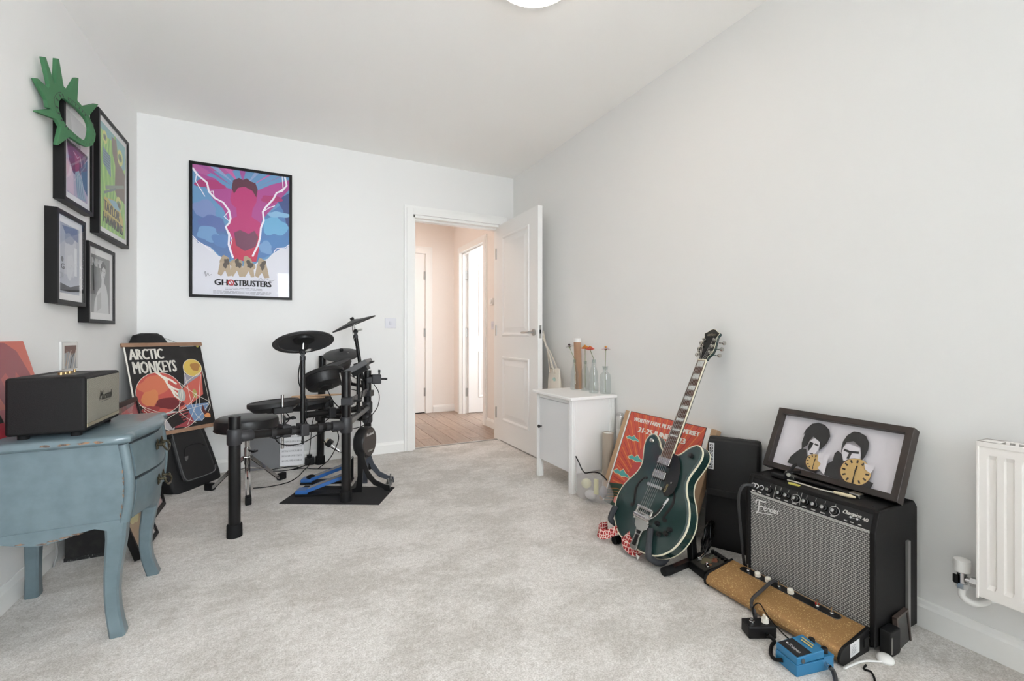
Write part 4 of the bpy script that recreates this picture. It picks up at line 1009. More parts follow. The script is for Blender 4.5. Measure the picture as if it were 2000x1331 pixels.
# mat, kick tower, pedals
kf, kl = V(.943, -.333, 0), V(.333, .943, 0)
P_ = [(-.051, 2.829), (.449, 2.561), (.589, 2.811), (.09, 3.093)]
solo(MB().prism(P_, (0, 0, 0), (1, 0, 0), (0, 1, 0), (0, 0, .004)), 'drum_mat', mat('mat_black', (34, 34, 35), 0.9, bump=(300, .4)), 'thin black rubber mat on the carpet under the drum pedals', 'mat')
K0 = V(.415, 2.885, .004)
kt = thing('kick_tower', 'black kick drum tower with small round pad and curved feet', 'drum', K0)
def kp(a, b, z): return K0 + kf * a + kl * b + V(0, 0, z)
prof = [(-.02, .30), (.012, .30), (.022, .20), (.045, .13), (.085, .072), (.135, .045), (.168, .036), (.172, .0), (.150, .0), (.13, .018), (.075, .040), (.035, .085), (.012, .14), (.006, .02), (.006, 0), (-.07, 0), (-.07, .015), (-.03, .03), (-.02, .10)]
for s, mm in ((-1, TUBEB), (1, mat('bracket_slate', (66, 70, 78), 0.45))): MB().prism(prof, kp(0, s * .082 - .004, 0), kf, V(0, 0, 1), kl * .008).build('side_bracket', mm, kt, bevel=.001)
for a, z, hz in ((.15, .015, .010), (-.05, .010, .008), (-.004, .2, .03)): MB().obox(kp(a, 0, z), kf * .016, kl * .08, V(0, 0, hz)).build('cross_bar', TUBEB, kt)
KA = V(.82, -.57, 0).normalized(); KS = V(-KA.y, KA.x, 0)
pad = MB().lathe([(0, -.045), (.075, -.045), (.092, -.03), (.095, .02), (.090, .028), (0, .028)], kp(.01, 0, .285), KA, 40).build('pad_shell', DRUMB, kt)
MB().lathe([(0, .028), (.084, .028), (.082, .030), (0, .031)], kp(.01, 0, .285), KA, 40).build('front_cover', mat('cover_brown', (62, 56, 54), 0.5), pad)
A = Art(kp(.01, 0, .285 + .075) + KA * .0316 - KS * .075, KS * .15, V(0, 0, -.15), KA, eps=.0002); A.text('Roland', .20, .10, .80, .22, (214, 214, 214), bold=.01); A.text('V-Drums', .30, .80, .72, .88, (200, 200, 200), bold=.006); A.build('logo', pad)
for s in (-1, 1): MB().cyl(kp(.155, s * .05, .028), kp(.155, s * .05, .065), .005, n=10).build('spike_bolt', CHROME, kt)
PBLUE = mat('pedal_blue', (52, 104, 172), 0.35, coat=.3)
def pedal(label, heel, length, beater):
    h0 = Vector(heel); r = thing('drum_pedal', label, 'pedal', h0)
    def q(a, b, z): return h0 + kf * a + kl * b + V(0, 0, z)
    MB().obox(q(length / 2 + .01, 0, .006), kf * (length / 2 + .015), kl * .040, V(0, 0, .006)).build('base_plate', BLACKP, r, bevel=.002)
    hp_ = MB().obox(q(.03, 0, .022), kf * .035, kl * .036, V(0, 0, .012)).build('heel_plate', PBLUE, r, bevel=.008, seg=3)
    ang = V(kf.x, kf.y, .36).normalized(); upv = kl.cross(ang) * -1
    c = q(.065 + (length - .07) / 2, 0, .036 + .18 * (length - .07)); upv = V(0, 0, 1) - ang * ang.z; upv.normalize()
    fb = MB().obox(c, ang * ((length - .07) / 2 + .01), kl * .034, upv * .005).build('footboard', mat('pedal_top', (150, 146, 140), 0.4, .3), r, bevel=.002)
    for s in (-1, 1): MB().obox(c + kl * (s * .034) - upv * .004, ang * ((length - .07) / 2 + .012), kl * .004, upv * .010).build('side_rail', PBLUE, fb, bevel=.002)
    for s in (-1, 1): MB().obox(q(length + .01, s * .045, .075), kf * .010, kl * .006, V(0, 0, .075)).build('upright', BLACKP, r, bevel=.003)
    MB().cyl(q(length + .01, -.055, .145), q(length + .01, .055, .145), .007, n=12).build('axle', CHROME, r)
    m_ = MB()
    for i in range(5): m_.lathe([(.005, -.004), (.010, -.004), (.010, .004), (.005, .004)], q(length + .012, -.062, .04 + .02 * i), (0, 0, 1) if i % 2 else (.5, .5, 0), 12, closed=True)
    m_.cyl(q(length + .012, -.062, .02), q(length + .012, -.062, .135), .0035, n=8); m_.build('spring', CHROME, r)
    wing(q(length + .01, -.05, .02), -kl, .014).build('wing_screw', CHROME, r)
    if beater:
        t = q(length - .12, -.005, .255); MB().cyl(q(length + .01, -.005, .145), t, .0035, n=8).build('beater_rod', CHROME, r)
        d_ = (t - q(length + .01, 0, .145)).normalized(); f_ = (kf - d_ * kf.dot(d_)).normalized()
        bt = MB().obox(t, d_ * .018, kl * .020, f_ * .022).build('beater', BLACKP, r, bevel=.006)
        MB().lathe([(0, .0), (.019, 0), (.019, .016), (.016, .02), (0, .02)], t + d_ * .010, d_, 20).build('felt', mat('felt_cream', (214, 204, 186), 0.9), bt)
    return r
pedal('blue-edged drum pedal lying on the black mat', (.045, 2.930, .004), .266, False)
pd2 = pedal('blue-edged kick drum pedal with white felt beater behind the black mat', (.078, 3.160, .0), .285, True)
MB().ell((.125, 3.13, .043), .028, .022, .014).build('heel_pad', RUBBER, pd2)

# drumsticks on the snare
HICK = wood_mat('hickory', (186, 150, 118), (204, 172, 140), (4, 4, 4), 0.5, 0.1)
for i, (p, q, lab) in enumerate([((.012, 3.335, .5375), (.33, 3.215, .552), 'pale wooden drumstick lying across the snare pad and pointing past its clamp'), ((.0, 3.29, .5345), (.215, 3.20, .540), 'second pale wooden drumstick lying on the snare pad close to the rim')]):
    p, q = Vector(p), Vector(q); L_ = (q - p).length
    st = thing('drumstick', lab, 'drumstick', p, 'drumsticks on the snare pad')
    MB().lathe([(.0, 0), (.0055, .003), (.007, .012), (.0072, L_ * .75), (.0042, L_ * .96)], p, q - p, 12).build('shaft', HICK, st)
    e = p + (q - p) * .965; MB().ell(tuple(e), .005, .005, .005, 10, 8).build('tip', HICK, st)

# throne
tc = V(-.228, 3.135, 0)
tr = thing('drum_stool', 'round black padded drum stool on a folding chrome tripod', 'stool', tc)
st = MB().lathe([(0, .378), (.155, .378), (.168, .386), (.171, .40), (.171, .43), (.166, .448), (.150, .458), (.08, .462), (0, .463)], tc, (0, 0, 1), 48).build('seat', mat('vinyl_seat', (34, 34, 35), 0.4), tr)
MB().lathe([(.1705, .384), (.1735, .387), (.1735, .391), (.1705, .394)], tc, (0, 0, 1), 48, closed=True).build('piping', BLACKP, st)
MB().cyl(tc + V(0, 0, .13), tc + V(0, 0, .38), .0125, n=16).build('post', CHROME, tr)
MB().cyl(tc + V(0, 0, .17), tc + V(0, 0, .27), .018, n=16).build('sleeve', CHROME, tr)
wing(tc + V(.012, -.01, .25), (.8, -.6, 0), .016).build('wing_screw', BLACKP, tr)
for fx, fy in ((-.435, 3.272), (-.206, 2.906), (-.045, 3.306)):
    f_ = V(fx, fy, .014); d_ = (f_ - tc).normalized(); d_.z = 0; s_ = V(-d_.y, d_.x, 0)
    lg = MB()
    for s in (-1, 1):
        a, b = tc + V(0, 0, .21) + d_ * .02, f_ - d_ * .02; dd = (b - a) / 2
        lg.obox((a + b) / 2 + s_ * (s * .010), dd, s_ * .0035, dd.cross(s_).normalized() * .008)
    lo = lg.build('leg', CHROME, tr)
    MB().obox(f_ + V(0, 0, .008), d_ * .028, s_ * .016, V(0, 0, .022)).build('rubber_foot', RUBBER, lo, bevel=.006)
    a = tc + V(0, 0, .145) + d_ * .012; b = tc.lerp(f_, .5) + V(0, 0, .10)
    MB().cyl(a, b, .0045, n=8).build('brace', CHROME, tr)
    MB().cyl(tc + V(0, 0, .215) + d_ * .02 - s_ * .016, tc + V(0, 0, .215) + d_ * .02 + s_ * .016, .005, n=10).build('rivet', CHROME, tr)

# board, sheet music and power lead by the wall
solo(MB().obox((-.155, 3.631, .1625), (.092, 0, 0), (0, .031, .160), (0, -.006, .0012)), 'folder', mat('slate_board', (112, 113, 116), 0.6), 'flat grey folder leaning on the wall behind the drum stool', 'folder', bevel=.001)
sh = thing('sheet_music', 'white sheet music page propped against the wall beside the grey folder', 'paper', (.02, 3.61, 0))
Us, Ws, Ns = V(.158, 0, -.006), V(0, -.046, -.232), V(0, -.232, .046)
MB().obox(V(.018, 3.645, .118), Us / 2, Ws / 2, Ns.normalized() * .0008).build('page', mat('paper_page', (234, 234, 236), 0.7), sh)
A = Art(V(.018, 3.645, .118) - Us / 2 - Ws / 2 + Ns.normalized() * .0009, Us, Ws, Ns, eps=.0001)
rs = random.Random(2)
A.lay = 1
for k in range(6):
    v = .10 + .145 * k
    for j in range(5): A.rect(.07, v + .013 * j, .93, v + .013 * j + .0025, (120, 120, 124), keep=True)
    for j in range(16):
        u = .10 + .052 * j + rs.uniform(-.01, .01); A.rect(u, v + rs.uniform(0, .02), u + .012, v + rs.uniform(.03, .055), (70, 70, 74), keep=True)
A.build('print', sh)
ps = thing('power_adapter', 'black plug adapter on the floor by the wall behind the drums', 'adapter', (.135, 3.60, 0))
MB().box((.103, 3.575, .0), (.168, 3.635, .05)).build('body', BLACKP, ps, bevel=.006)
MB().cyl((.133, 3.60, .049), (.133, 3.60, .072), .018, n=14).build('plug', BLACKP, ps)
fg = 'black leads trailing behind the drums'
solo(MB().tube([(.112, 3.576, .008), (.05, 3.52, .004), (-.05, 3.50, .004), (-.12, 3.55, .004), (-.02, 3.585, .004), (.06, 3.545, .004), (.02, 3.50, .004), (.10, 3.50, .004), (.16, 3.45, .004), (.28, 3.40, .004)], .003, 6), 'power_cable', RUBBER, 'black lead looping across the carpet by the sheet music', 'cable')
solo(MB().tube([(.14, 3.576, .02), (.120, 3.50, .013), (.09, 3.43, .006), (.05, 3.30, .004), (-.01, 3.205, .004), (-.11, 3.17, .004), (-.20, 3.18, .004)], .003, 6), 'power_cable', RUBBER, 'black lead running over the carpet to the drum stool', 'cable')
solo(MB().tube([(.133, 3.60, .07), (.140, 3.60, .15), (.15, 3.57, .3), (.18, 3.548, .42), (.205, 3.549, .50)], .003, 6), 'power_cable', RUBBER, 'black lead rising from the plug adapter to the drum rack', 'cable')
# ------------------------------------------------------------------ white bedside cabinet and what stands on it
CABW = mat('cabinet_white', (238, 238, 237), 0.42, bump=(30, 0.03))
kx0, kx1, ky0, ky1, kz = 1.508, 1.832, 2.215, 2.640, .580
cb = thing('bedside_cabinet', 'white wooden bedside cabinet with one door and a black knob', 'cabinet', ((kx0 + kx1) / 2, (ky0 + ky1) / 2, 0))
MB().box((kx0 - .022, ky0 - .022, kz - .020), (kx1 + .004, ky1 + .022, kz)).build('top', CABW, cb, bevel=.005, seg=3)
pw_ = .036
for x in (kx0, kx1 - pw_):
    for y in (ky0, ky1 - pw_):
        mb = MB().box((x, y, 0), (x + pw_, y + pw_, kz - .018))
        if x == kx0: mb.box((x - .003, y + .010, 0), (x, y + .015, kz - .02)); mb.box((x - .003, y + .021, 0), (x, y + .026, kz - .02))
        mb.box((x + .010, y - .003, 0), (x + .015, y, kz - .02)).box((x + .021, y - .003, 0), (x + .026, y, kz - .02))
        mb.build('leg', CABW, cb, bevel=.0015)
for y in (ky0 + .006, ky1 - .018): MB().box((kx0 + pw_ - .002, y, .118), (kx1 - pw_ + .002, y + .012, kz - .019)).build('side_panel', CABW, cb)
MB().box((kx1 - .014, ky0 + .02, .118), (kx1 - .006, ky1 - .02, kz - .019)).build('back_panel', CABW, cb)
MB().box((kx0 + .012, ky0 + .02, .118), (kx1 - .01, ky1 - .02, .134)).build('bottom_panel', CABW, cb)
MB().box((kx0 + .004, ky0 + pw_, kz - .044), (kx0 + .02, ky1 - pw_, kz - .019)).build('top_rail', CABW, cb)
dr = MB().box((kx0 + .003, ky0 + pw_ + .002, .122), (kx0 + .021, ky1 - pw_ - .002, kz - .047)).build('door', mat('cabinet_door', (226, 227, 229), 0.45), cb, bevel=.0015)
MB().lathe([(.004, 0), (.0045, .012), (.010, .016), (.0115, .022), (.009, .027), (.0, .028)], (kx0 + .003, ky1 - pw_ - .030, .345), (-1, 0, 0), 20).build('knob', mat('knob_black', (30, 30, 30), 0.4), dr)

# canvas tote hanging behind the open door
CANV = mat('canvas', (222, 214, 202), 0.9, bump=(500, .3))
tb = thing('tote_bag', 'cream canvas tote bag hanging on the back of the open door', 'bag', (1.79, 2.86, .42))
rg = []
for z, w, d in ((.42, .12, .040), (.44, .165, .055), (.54, .17, .06), (.63, .160, .045), (.685, .150, .025), (.70, .145, .014)):
    rg.append([(1.793 + d / 2 * cos(a) * (1 + .12 * sin(3 * a + z * 20)), 2.862 + w / 2 * math.copysign(abs(sin(a)) ** .6, sin(a)), z + .008 * sin(2 * a)) for a in [2 * pi * i / 24 for i in range(24)]])
bd_ = MB().loft(rg).build('body', CANV, tb)
def ribbon(pts, wv, th=.002):
    c = catmull(pts, 6); wv = Vector(wv); mb = MB(); R = []
    for i, p in enumerate(c):
        t = (c[min(i + 1, len(c) - 1)] - c[max(i - 1, 0)]).normalized(); w_ = wv - t * wv.dot(t); n = t.cross(w_).normalized() * th
        R.append([p - w_ - n, p + w_ - n, p + w_ + n, p - w_ + n])
    return mb.loft(R, smooth=True)
for y0, xo in ((2.82, 0), (2.90, .014)): ribbon([(1.768 + xo * .6, y0, .67), (1.762 + xo, (y0 + 2.97) / 2, .82), (1.762 + xo, 2.985, .945), (1.764 + xo, 3.001, .978), (1.766 + xo, 3.012, .986), (1.768 + xo, 3.023, .978), (1.772 + xo, 3.018, .94), (1.79, (y0 + 2.99) / 2, .81), (1.805, y0, .67)], (.009, .009, 0)).build('strap', CANV, tb)

MB().prism([(-.02, -.01), (.0, -.016), (.018, -.004), (.012, .012), (-.012, .014)], (1.7635, 2.825, .625), (0, 1, 0), (0, 0, 1), (.003, 0, 0)).build('printed_mark', mat('faded_print', (170, 196, 186), .8), tb)
solo(MB().tube([(1.7455, 2.962, .25), (1.7455, 2.957, .18), (1.7455, 2.965, .12), (1.7455, 2.955, .06), (1.748, 2.935, .012), (1.77, 2.90, .006)], .006, 8), 'patterned_strap', mat('speckled_strap', (60, 58, 56), .8, var=(90, (214, 208, 198), .45, .55)), 'black and white patterned strap hanging at the foot of the open door', 'strap')

# bottles and flowers
BGL = glass_sheet('bottle_glass', (244, 247, 247), 1.45, .03)
def bottle(label, x, y, prof):
    root = thing('glass_bottle', label, 'bottle', (x, y, kz), 'bud vases on the white cabinet')
    MB().lathe([(.001, 0)] + prof + [(prof[-1][0] - .003, prof[-1][1]), (prof[-1][0] - .003, prof[-1][1] - .02)], (x, y, kz), (0, 0, 1), 28, caps=False).build('glass_body', BGL, root)
    return root
B1 = bottle('clear slim bottle with flared foot holding the dark red flower', 1.742, 2.525, [(.028, .002), (.030, .01), (.029, .05), (.024, .075), (.027, .10), (.024, .125), (.013, .165), (.011, .20), (.0125, .206)])
B2 = bottle('clear straight bottle with sloping shoulder holding the orange flower', 1.775, 2.448, [(.026, .002), (.028, .01), (.028, .11), (.022, .14), (.012, .165), (.0105, .195), (.013, .20)])
B3 = bottle('clear waisted bottle holding the coral flower beside the orange one', 1.745, 2.315, [(.028, .002), (.030, .01), (.030, .06), (.025, .085), (.028, .11), (.027, .13), (.014, .175), (.012, .21), (.0145, .216)])
B4 = bottle('squat clear apothecary bottle holding the magenta flower', 1.795, 2.262, [(.033, .002), (.035, .01), (.035, .10), (.031, .125), (.015, .138), (.0135, .165), (.019, .170), (.019, .174)])
STEMG = mat('flower_stem', (122, 136, 96), 0.6)
def flower(label, base, head, r, cols, core, neck, cup=.25, tilt=(0, 0, 1)):
    head = Vector(head); base = Vector(base)
    root = thing('cut_flower', label, 'flower', base, 'single flowers in glass bottles')
    nk_ = V(base.x, base.y, kz + neck); ld = (head - nk_) * .12; ld.z = 0      # the stem rises through the middle of the bottle neck
    MB().tube([base - ld, nk_ - V(0, 0, .05) - ld * .3, nk_, nk_.lerp(head, .5), head - V(0, 0, .004)], .0020, 6).build('stem', STEMG, root)
    u, v, n = frame_of(tilt); k = 0
    for ring_, (nn, rr, lift) in enumerate(((13, r, .0), (12, r * .84, .006), (9, r * .6, .012))):
        mb = MB()
        for i in range(nn):
            a = 2 * pi * i / nn + ring_ * .3; d_ = u * cos(a) + v * sin(a); s_ = n.cross(d_); w = rr * .26
            P = [head + n * lift, head + d_ * rr * .5 - s_ * w + n * (lift + cup * rr * .3), head + d_ * rr + n * (lift + cup * rr * .15), head + d_ * rr * .5 + s_ * w + n * (lift + cup * rr * .3), head + d_ * rr * .6 + n * (lift + cup * rr * .38)]
            mb.add(P, [(0, 1, 4), (1, 2, 4), (2, 3, 4), (3, 0, 4)], smooth=True)
        mb.build('petal_ring', mat('petal_%d_%d_%d' % cols[ring_ % len(cols)], cols[ring_ % len(cols)], .7), root)
    MB().ell(tuple(head + n * .016), r * .24, r * .24, .007, 12, 8).build('flower_centre', mat('core_%d_%d_%d' % core, core, .8), root)
    MB().lathe([(.002, -.008), (r * .25, 0), (0, .002)], head, n, 12).build('calyx', STEMG, root)
flower('dark maroon zinnia in the bottle beside the cardboard tube', (1.742, 2.525, kz + .03), (1.732, 2.570, .872), .034, [(74, 34, 44), (96, 42, 52)], (60, 40, 36), .206, tilt=(-.15, .1, 1))
flower('orange and yellow zinnia in a straight bottle', (1.775, 2.448, kz + .02), (1.770, 2.442, .866), .032, [(226, 120, 62), (236, 170, 70)], (176, 120, 40), .200, tilt=(-.2, -.1, 1))
flower('coral pink zinnia in a waisted bottle', (1.745, 2.315, kz + .02), (1.730, 2.333, .862), .033, [(222, 96, 82), (234, 130, 106)], (190, 120, 50), .216, tilt=(-.15, -.15, 1))
flower('magenta zinnia with golden centre in the squat bottle', (1.795, 2.262, kz + .01), (1.796, 2.258, .862), .034, [(158, 36, 88), (178, 50, 102)], (206, 150, 70), .174, tilt=(0, 0, 1))
ct = thing('cardboard_tube', 'brown cardboard tube with white end cap standing behind the bottles', 'tube', (1.805, 2.568, kz))
MB().cyl((1.805, 2.568, kz), (1.80, 2.575, .905), .0255, n=28).build('tube_body', mat('kraft_tube', (178, 142, 116), .8), ct)
MB().lathe([(.0255, 0), (.0268, .001), (.0268, .026), (.0, .028)], (1.80, 2.575, .904), (0, 0, 1), 28).build('cap', WHITEP, ct)

# rolls beside the cabinet
t_ = thing('cardboard_tube', 'short grey-brown cardboard tube standing on the floor beside the cabinet', 'tube', (1.735, 2.165, 0))
MB().lathe([(.031, 0), (.033, 0), (.033, .358), (.031, .358)], (1.735, 2.165, 0), (.012, .0, 1), 28, closed=True).build('tube_body', mat('grey_kraft', (176, 164, 150), .8), t_)
MB().lathe([(0, .35), (.031, .35), (.031, .353), (0, .354)], (1.735, 2.165, 0), (.012, 0, 1), 24).build('end_disc', WHITEP, t_)
t_ = thing('paper_roll', 'tall rolled white paper in a clear sleeve standing beside the cabinet', 'paper roll', (1.808, 2.150, 0))
MB().lathe([(.020, 0), (.023, 0), (.023, .452), (.020, .452)], (1.806, 2.148, 0), (.02, -.01, 1), 24, closed=True).build('roll', mat('roll_white', (232, 230, 226), .6), t_)
MB().lathe([(.0245, .38), (.0245, .455), (.018, .475), (.012, .478)], (1.806, 2.148, 0), (.02, -.01, 1), 20).build('clear_wrap', glass_sheet('clear_film', (240, 240, 240), 1.5, .08), t_)

# mesh bag on the floor
def mesh_mat():
    m = bpy.data.materials.new('grey_mesh'); m.use_nodes = True; nt = m.node_tree; nt.nodes.remove(nt.nodes['Principled BSDF'])
    t = nt.nodes.new('ShaderNodeBsdfTransparent'); d_ = nt.nodes.new('ShaderNodeBsdfPrincipled')
    d_.inputs['Base Color'].default_value = lin((232, 232, 234)); d_.inputs['Roughness'].default_value = .35
    mx = nt.nodes.new('ShaderNodeMixShader'); mx.inputs[0].default_value = .27
    nt.links.new(t.outputs[0], mx.inputs[1]); nt.links.new(d_.outputs[0], mx.inputs[2]); nt.links.new(mx.outputs[0], nt.nodes['Material Output'].inputs['Surface'])
    MATS['grey_mesh'] = m; return m
MESHM = mesh_mat()
mo = V(1.532, 2.204, 0); md_ = V(.30, -.954, 0).normalized(); mnn = V(-md_.y, md_.x, 0) * -1
if mnn.dot(V(-1, -1, 0)) < 0: mnn = -mnn
mg = thing('mesh_bag', 'clear grey plastic bag with black edging slumped against the cabinet leg', 'bag', (1.60, 2.07, 0))
top_ = [(0, .228), (.02, .20), (.045, .16), (.068, .143), (.10, .152), (.14, .163), (.18, .160), (.22, .135), (.245, .10), (.255, .06)]
bot_ = [(0, .21), (.008, .15), (.016, .09), (.03, .03), (.05, .006), (.10, .003), (.16, .003), (.21, .004), (.24, .012), (.255, .05)]
R = []
for i, ((a, zt), (b, zb)) in enumerate(zip(top_, bot_)):
    th = [.006, .012, .03, .05, .062, .068, .066, .056, .036, .008][i]; ring_ = []
    for k in range(20):
        q = 2 * pi * k / 20; zz = (zt + zb) / 2 + (zt - zb) / 2 * sin(q); s = (a + b) / 2 + (a - b) / 2 * sin(q)
        bulge = th * cos(q) * (1 - .25 * sin(q)) + th * .25 + .003 * sin(7 * s * 30 + k)
        p_ = mo + md_ * s + mnn * bulge + V(0, 0, zz)
        if p_.y < 2.11: p_.x = min(p_.x, 1.6135 + .40 * p_.z)      # the bag is pressed flat where it rests on the cardboard box
        ring_.append(p_)
    R.append(ring_)
MB().loft(R).build('mesh_shell', MESHM, mg)
MB().tube([mo + md_ * a + V(0, 0, z + .002) + mnn * .004 for a, z in top_[:8]], .0035, 6).build('black_edging', BLACKP, mg)

solo(MB().obox(mo + md_ * .165 + mnn * .030 + V(0, 0, .094), md_ * .013, mnn * .008, V(0, 0, .044)), 'plastic_strip', mat('pale_yellow', (222, 220, 160), .5), 'upright pale yellow strip inside the clear plastic bag', 'strip', bevel=.005)
solo(MB().ell(tuple(mo + md_ * .075 + V(0, 0, .085)), .030, .030, .028), 'wrapped_bundle', mat('pale_lemon', (214, 212, 172), .7), 'soft lemon yellow bundle inside the clear plastic bag', 'bundle')
solo(MB().ell(tuple(mo + md_ * .118 + mnn * .016 + V(0, 0, .033)), .030, .040, .025), 'cloth_bundle', mat('cloth_white', (206, 204, 206), .8), 'crumpled whitish cloth in the bottom of the clear plastic bag', 'cloth')
solo(MB().ell(tuple(mo + md_ * .203 + mnn * .014 + V(0, 0, .070)), .022, .022, .034), 'cloth_bundle', mat('cloth_grey', (166, 166, 172), .8), 'grey cloth ball at the blunt end of the clear plastic bag', 'cloth')

# cardboard picture box leaning on the wall
KRAFT = mat('kraft_card', (186, 154, 122), .8, bump=(60, .05))
gb = thing('cardboard_box', 'flat brown cardboard box with an orange-red festival print leaning on the wall', 'box', (1.66, 1.765, 0))
gW = V(1.615 - 1.818, 0, -.500); gU = V(0, -1, 0); gN = V(-.938, 0, .347)
gT = V(1.818, 2.095, .500)
gn = gU.cross(gW).normalized(); gn = gn if gn.x < 0 else -gn
gwid = .642
MB().obox(gT + gU * (gwid / 2) + gW / 2 - gn * .016, gU * (gwid / 2), gW / 2, gn * .016).build('carton', KRAFT, gb, bevel=.002)
A = Art(gT + gU * .035 + gn * .0003, gU * .575, gW, gn)
A.rect(0, 0, 1, 1, (238, 236, 232)); A.rect(.02, .0, .955, 1, (50, 46, 46)); A.rect(.026, .005, .948, 1, (206, 88, 66))
for i in range(44):
    a = -pi * (i + .5) / 44; c_ = (.5, .78); u1, v1 = c_[0] + .9 * cos(a), c_[1] + 1.1 * sin(a)
    k = min(1, (.948 - c_[0]) / abs(u1 - c_[0]) if u1 != c_[0] else 1, (c_[1] - .006) / abs(v1 - c_[1]))
    A.line([(c_[0] + (u1 - c_[0]) * .12, c_[1] + (v1 - c_[1]) * .12), (c_[0] + (u1 - c_[0]) * k, c_[1] + (v1 - c_[1]) * k)], .010 if i % 2 else .006, (224, 128, 76) if i % 2 else (170, 58, 66), keep=i > 0)
A.poly([(.3, .35), (.72, .35), (.85, .8), (.2, .8)], (194, 78, 74))
def cloud(u, v, w):
    P = [(-1, .1), (-.6, -.35), (-.25, -.15), (.05, -.6), (.4, -.2), (.75, -.05), (1, .35), (.5, .25), (.1, .45), (-.4, .25), (-.7, .35)]
    A.poly([(u + w * 1.12 * a, v + w * 1.3 * b * .55) for a, b in P], (232, 206, 170)); A.poly([(u + w * a, v + w * b * .55) for a, b in P], (92, 176, 172))
for q in ((.16, .28, .09), (.28, .47, .11), (.15, .66, .12), (.70, .36, .10), (.82, .56, .10)): cloud(*q)
A.poly([(.026, .80), (.2, .76), (.45, .83), (.7, .78), (.948, .83), (.948, 1), (.026, 1)], (48, 74, 60))
for k in range(5): A.curve([(.03, .86 + .03 * k), (.2, .82 + .03 * k), (.4, .88 + .03 * k)], .006, (176, 120, 70), keep=k > 0)
A.blob(.20, .93, .05, .04, (226, 150, 140), 4)
A.text('WORTHY FARM, PILTON, SOMERSET', .10, .055, .90, .105, (240, 234, 226), bold=.004); A.text('21-25 JUNE 2023', .20, .145, .78, .215, (240, 234, 226), bold=.006)
A.build('print', gb)



# ------------------------------------------------------------------ semi-hollow guitar on its stand
P0 = V(1.310, 1.452, .045); la = radians(28)
gu, gw, gnm = V(sin(la), 0, cos(la)), V(0, -1, 0), V(-cos(la), 0, sin(la))
def G(w, s, n=0.0): return P0 + gw * w + gu * s + gnm * n
gt = thing('electric_guitar', 'dark green semi-hollow electric guitar with vibrato tailpiece on a floor stand', 'guitar', P0)
GRN = mat('guitar_green', (32, 55, 53), 0.16, coat=.6)
CREAM = mat('cream_binding', (226, 220, 196), .4)
NICK = mat('nickel', (196, 194, 188), .18, 1.0)
half = [(0, 0), (.06, .003), (.12, .022), (.17, .065), (.198, .12), (.206, .168), (.198, .215), (.175, .26), (.15, .295), (.137, .33), (.138, .36), (.150, .395), (.161, .43), (.163, .46), (.152, .485), (.130, .498), (.105, .492), (.080, .472), (.060, .448), (.045, .436), (.027, .432)]
rt = catmull([(a, b, 0) for a, b in half], 4); rt = [(p.x, p.y) for p in rt]
out = rt + [(-a, b) for a, b in rt[::-1]][:-1]
def inset(P, e):
    n = len(P); R_ = []
    for i in range(n):
        a, b = Vector(P[i - 1]), Vector(P[(i + 1) % n]); t = (b - a).normalized() if (b - a).length > 1e-9 else Vector((1, 0)); R_.append((P[i][0] - t.y * e, P[i][1] + t.x * e))
    return R_
D_ = .046
def lay(P, n): return [G(a, b, n) for a, b in P]
i1, i2 = inset(out, .004), inset(out, .010)
body = MB(); body.loft([lay(i2, -D_ - .003), lay(inset(out, .004), -D_), lay(out, -D_ + .002), lay(out, -.002), lay(i1, 0)], caps=False)
body.loft([lay(i1, 0), lay(i2, .005)], caps=False)
body.add(lay(i2, .005), [tuple(range(len(i2)))]); body.add(lay(i2, -D_ - .003), [tuple(range(len(i2)))[::-1]])
bo = body.build('body', GRN, gt)
for n0 in (0.0006, -D_ + .001):
    a = [G(p, q, n0) for p, q in inset(out, -.0006)]; b_ = [G(p, q, n0) for p, q in inset(out, .0040)]; c_ = [G(p, q, n0 - .006) for p, q in inset(out, -.0006)]
    mb = MB(); mb.loft([b_, a, c_], caps=False); mb.build('binding', CREAM, bo)
# f-holes, pickguard and hardware
FB = mat('f_hole_black', (14, 12, 12), .8)
def fhole(sg):
    c = [(.095, .150), (.088, .165), (.092, .182), (.104, .215), (.108, .235), (.104, .262), (.088, .285), (.074, .298)]
    wds = [.004, .010, .012, .014, .013, .010, .007, .004]
    cc = catmull([(a, b, w_) for (a, b), w_ in zip(c, wds)], 5); Lf, Rt = [], []
    for i, p in enumerate(cc):
        t = (cc[min(i + 1, len(cc) - 1)] - cc[max(i - 1, 0)]); t = Vector((t.x, t.y)).normalized(); Lf.append((sg * (p.x - t.y * p.z / 2), p.y + t.x * p.z / 2)); Rt.append((sg * (p.x + t.y * p.z / 2), p.y - t.x * p.z / 2))
    pol = Lf + Rt[::-1]
    if sg < 0: pol = pol[::-1]
    mb = MB().prism(pol, G(0, 0, .0051), gw, gu, gnm * .0006)
    for a, b, r in ((.100, .160, .008), (.072, .292, .007)): mb.cyl(G(sg * a, b, .0050), G(sg * a, b, .0058), r, n=16)
    mb.build('f_hole', FB, bo)
fhole(-1); fhole(1)
MB().prism([(.028, .432), (.058, .428), (.082, .40), (.098, .36), (.104, .31), (.098, .275), (.080, .252), (.060, .250), (.046, .262), (.040, .29), (.040, .37), (.030, .40)], G(0, 0, .012), gw, gu, gnm * .003).build('pickguard', mat('pickguard_black', (20, 18, 18), .12), gt, bevel=.001)
A = Art(G(.066, .300, .0156), gu * -.036 + gw * -.004, gw * -.013, gnm, eps=.0003); A.text('GRETSCH', .0, .1, 1, .9, (190, 170, 120)); A.build('logo', gt)
MB().cyl(G(.075, .31, .015), G(.075, .31, .018), .004, n=12).build('guard_screw', NICK, gt)
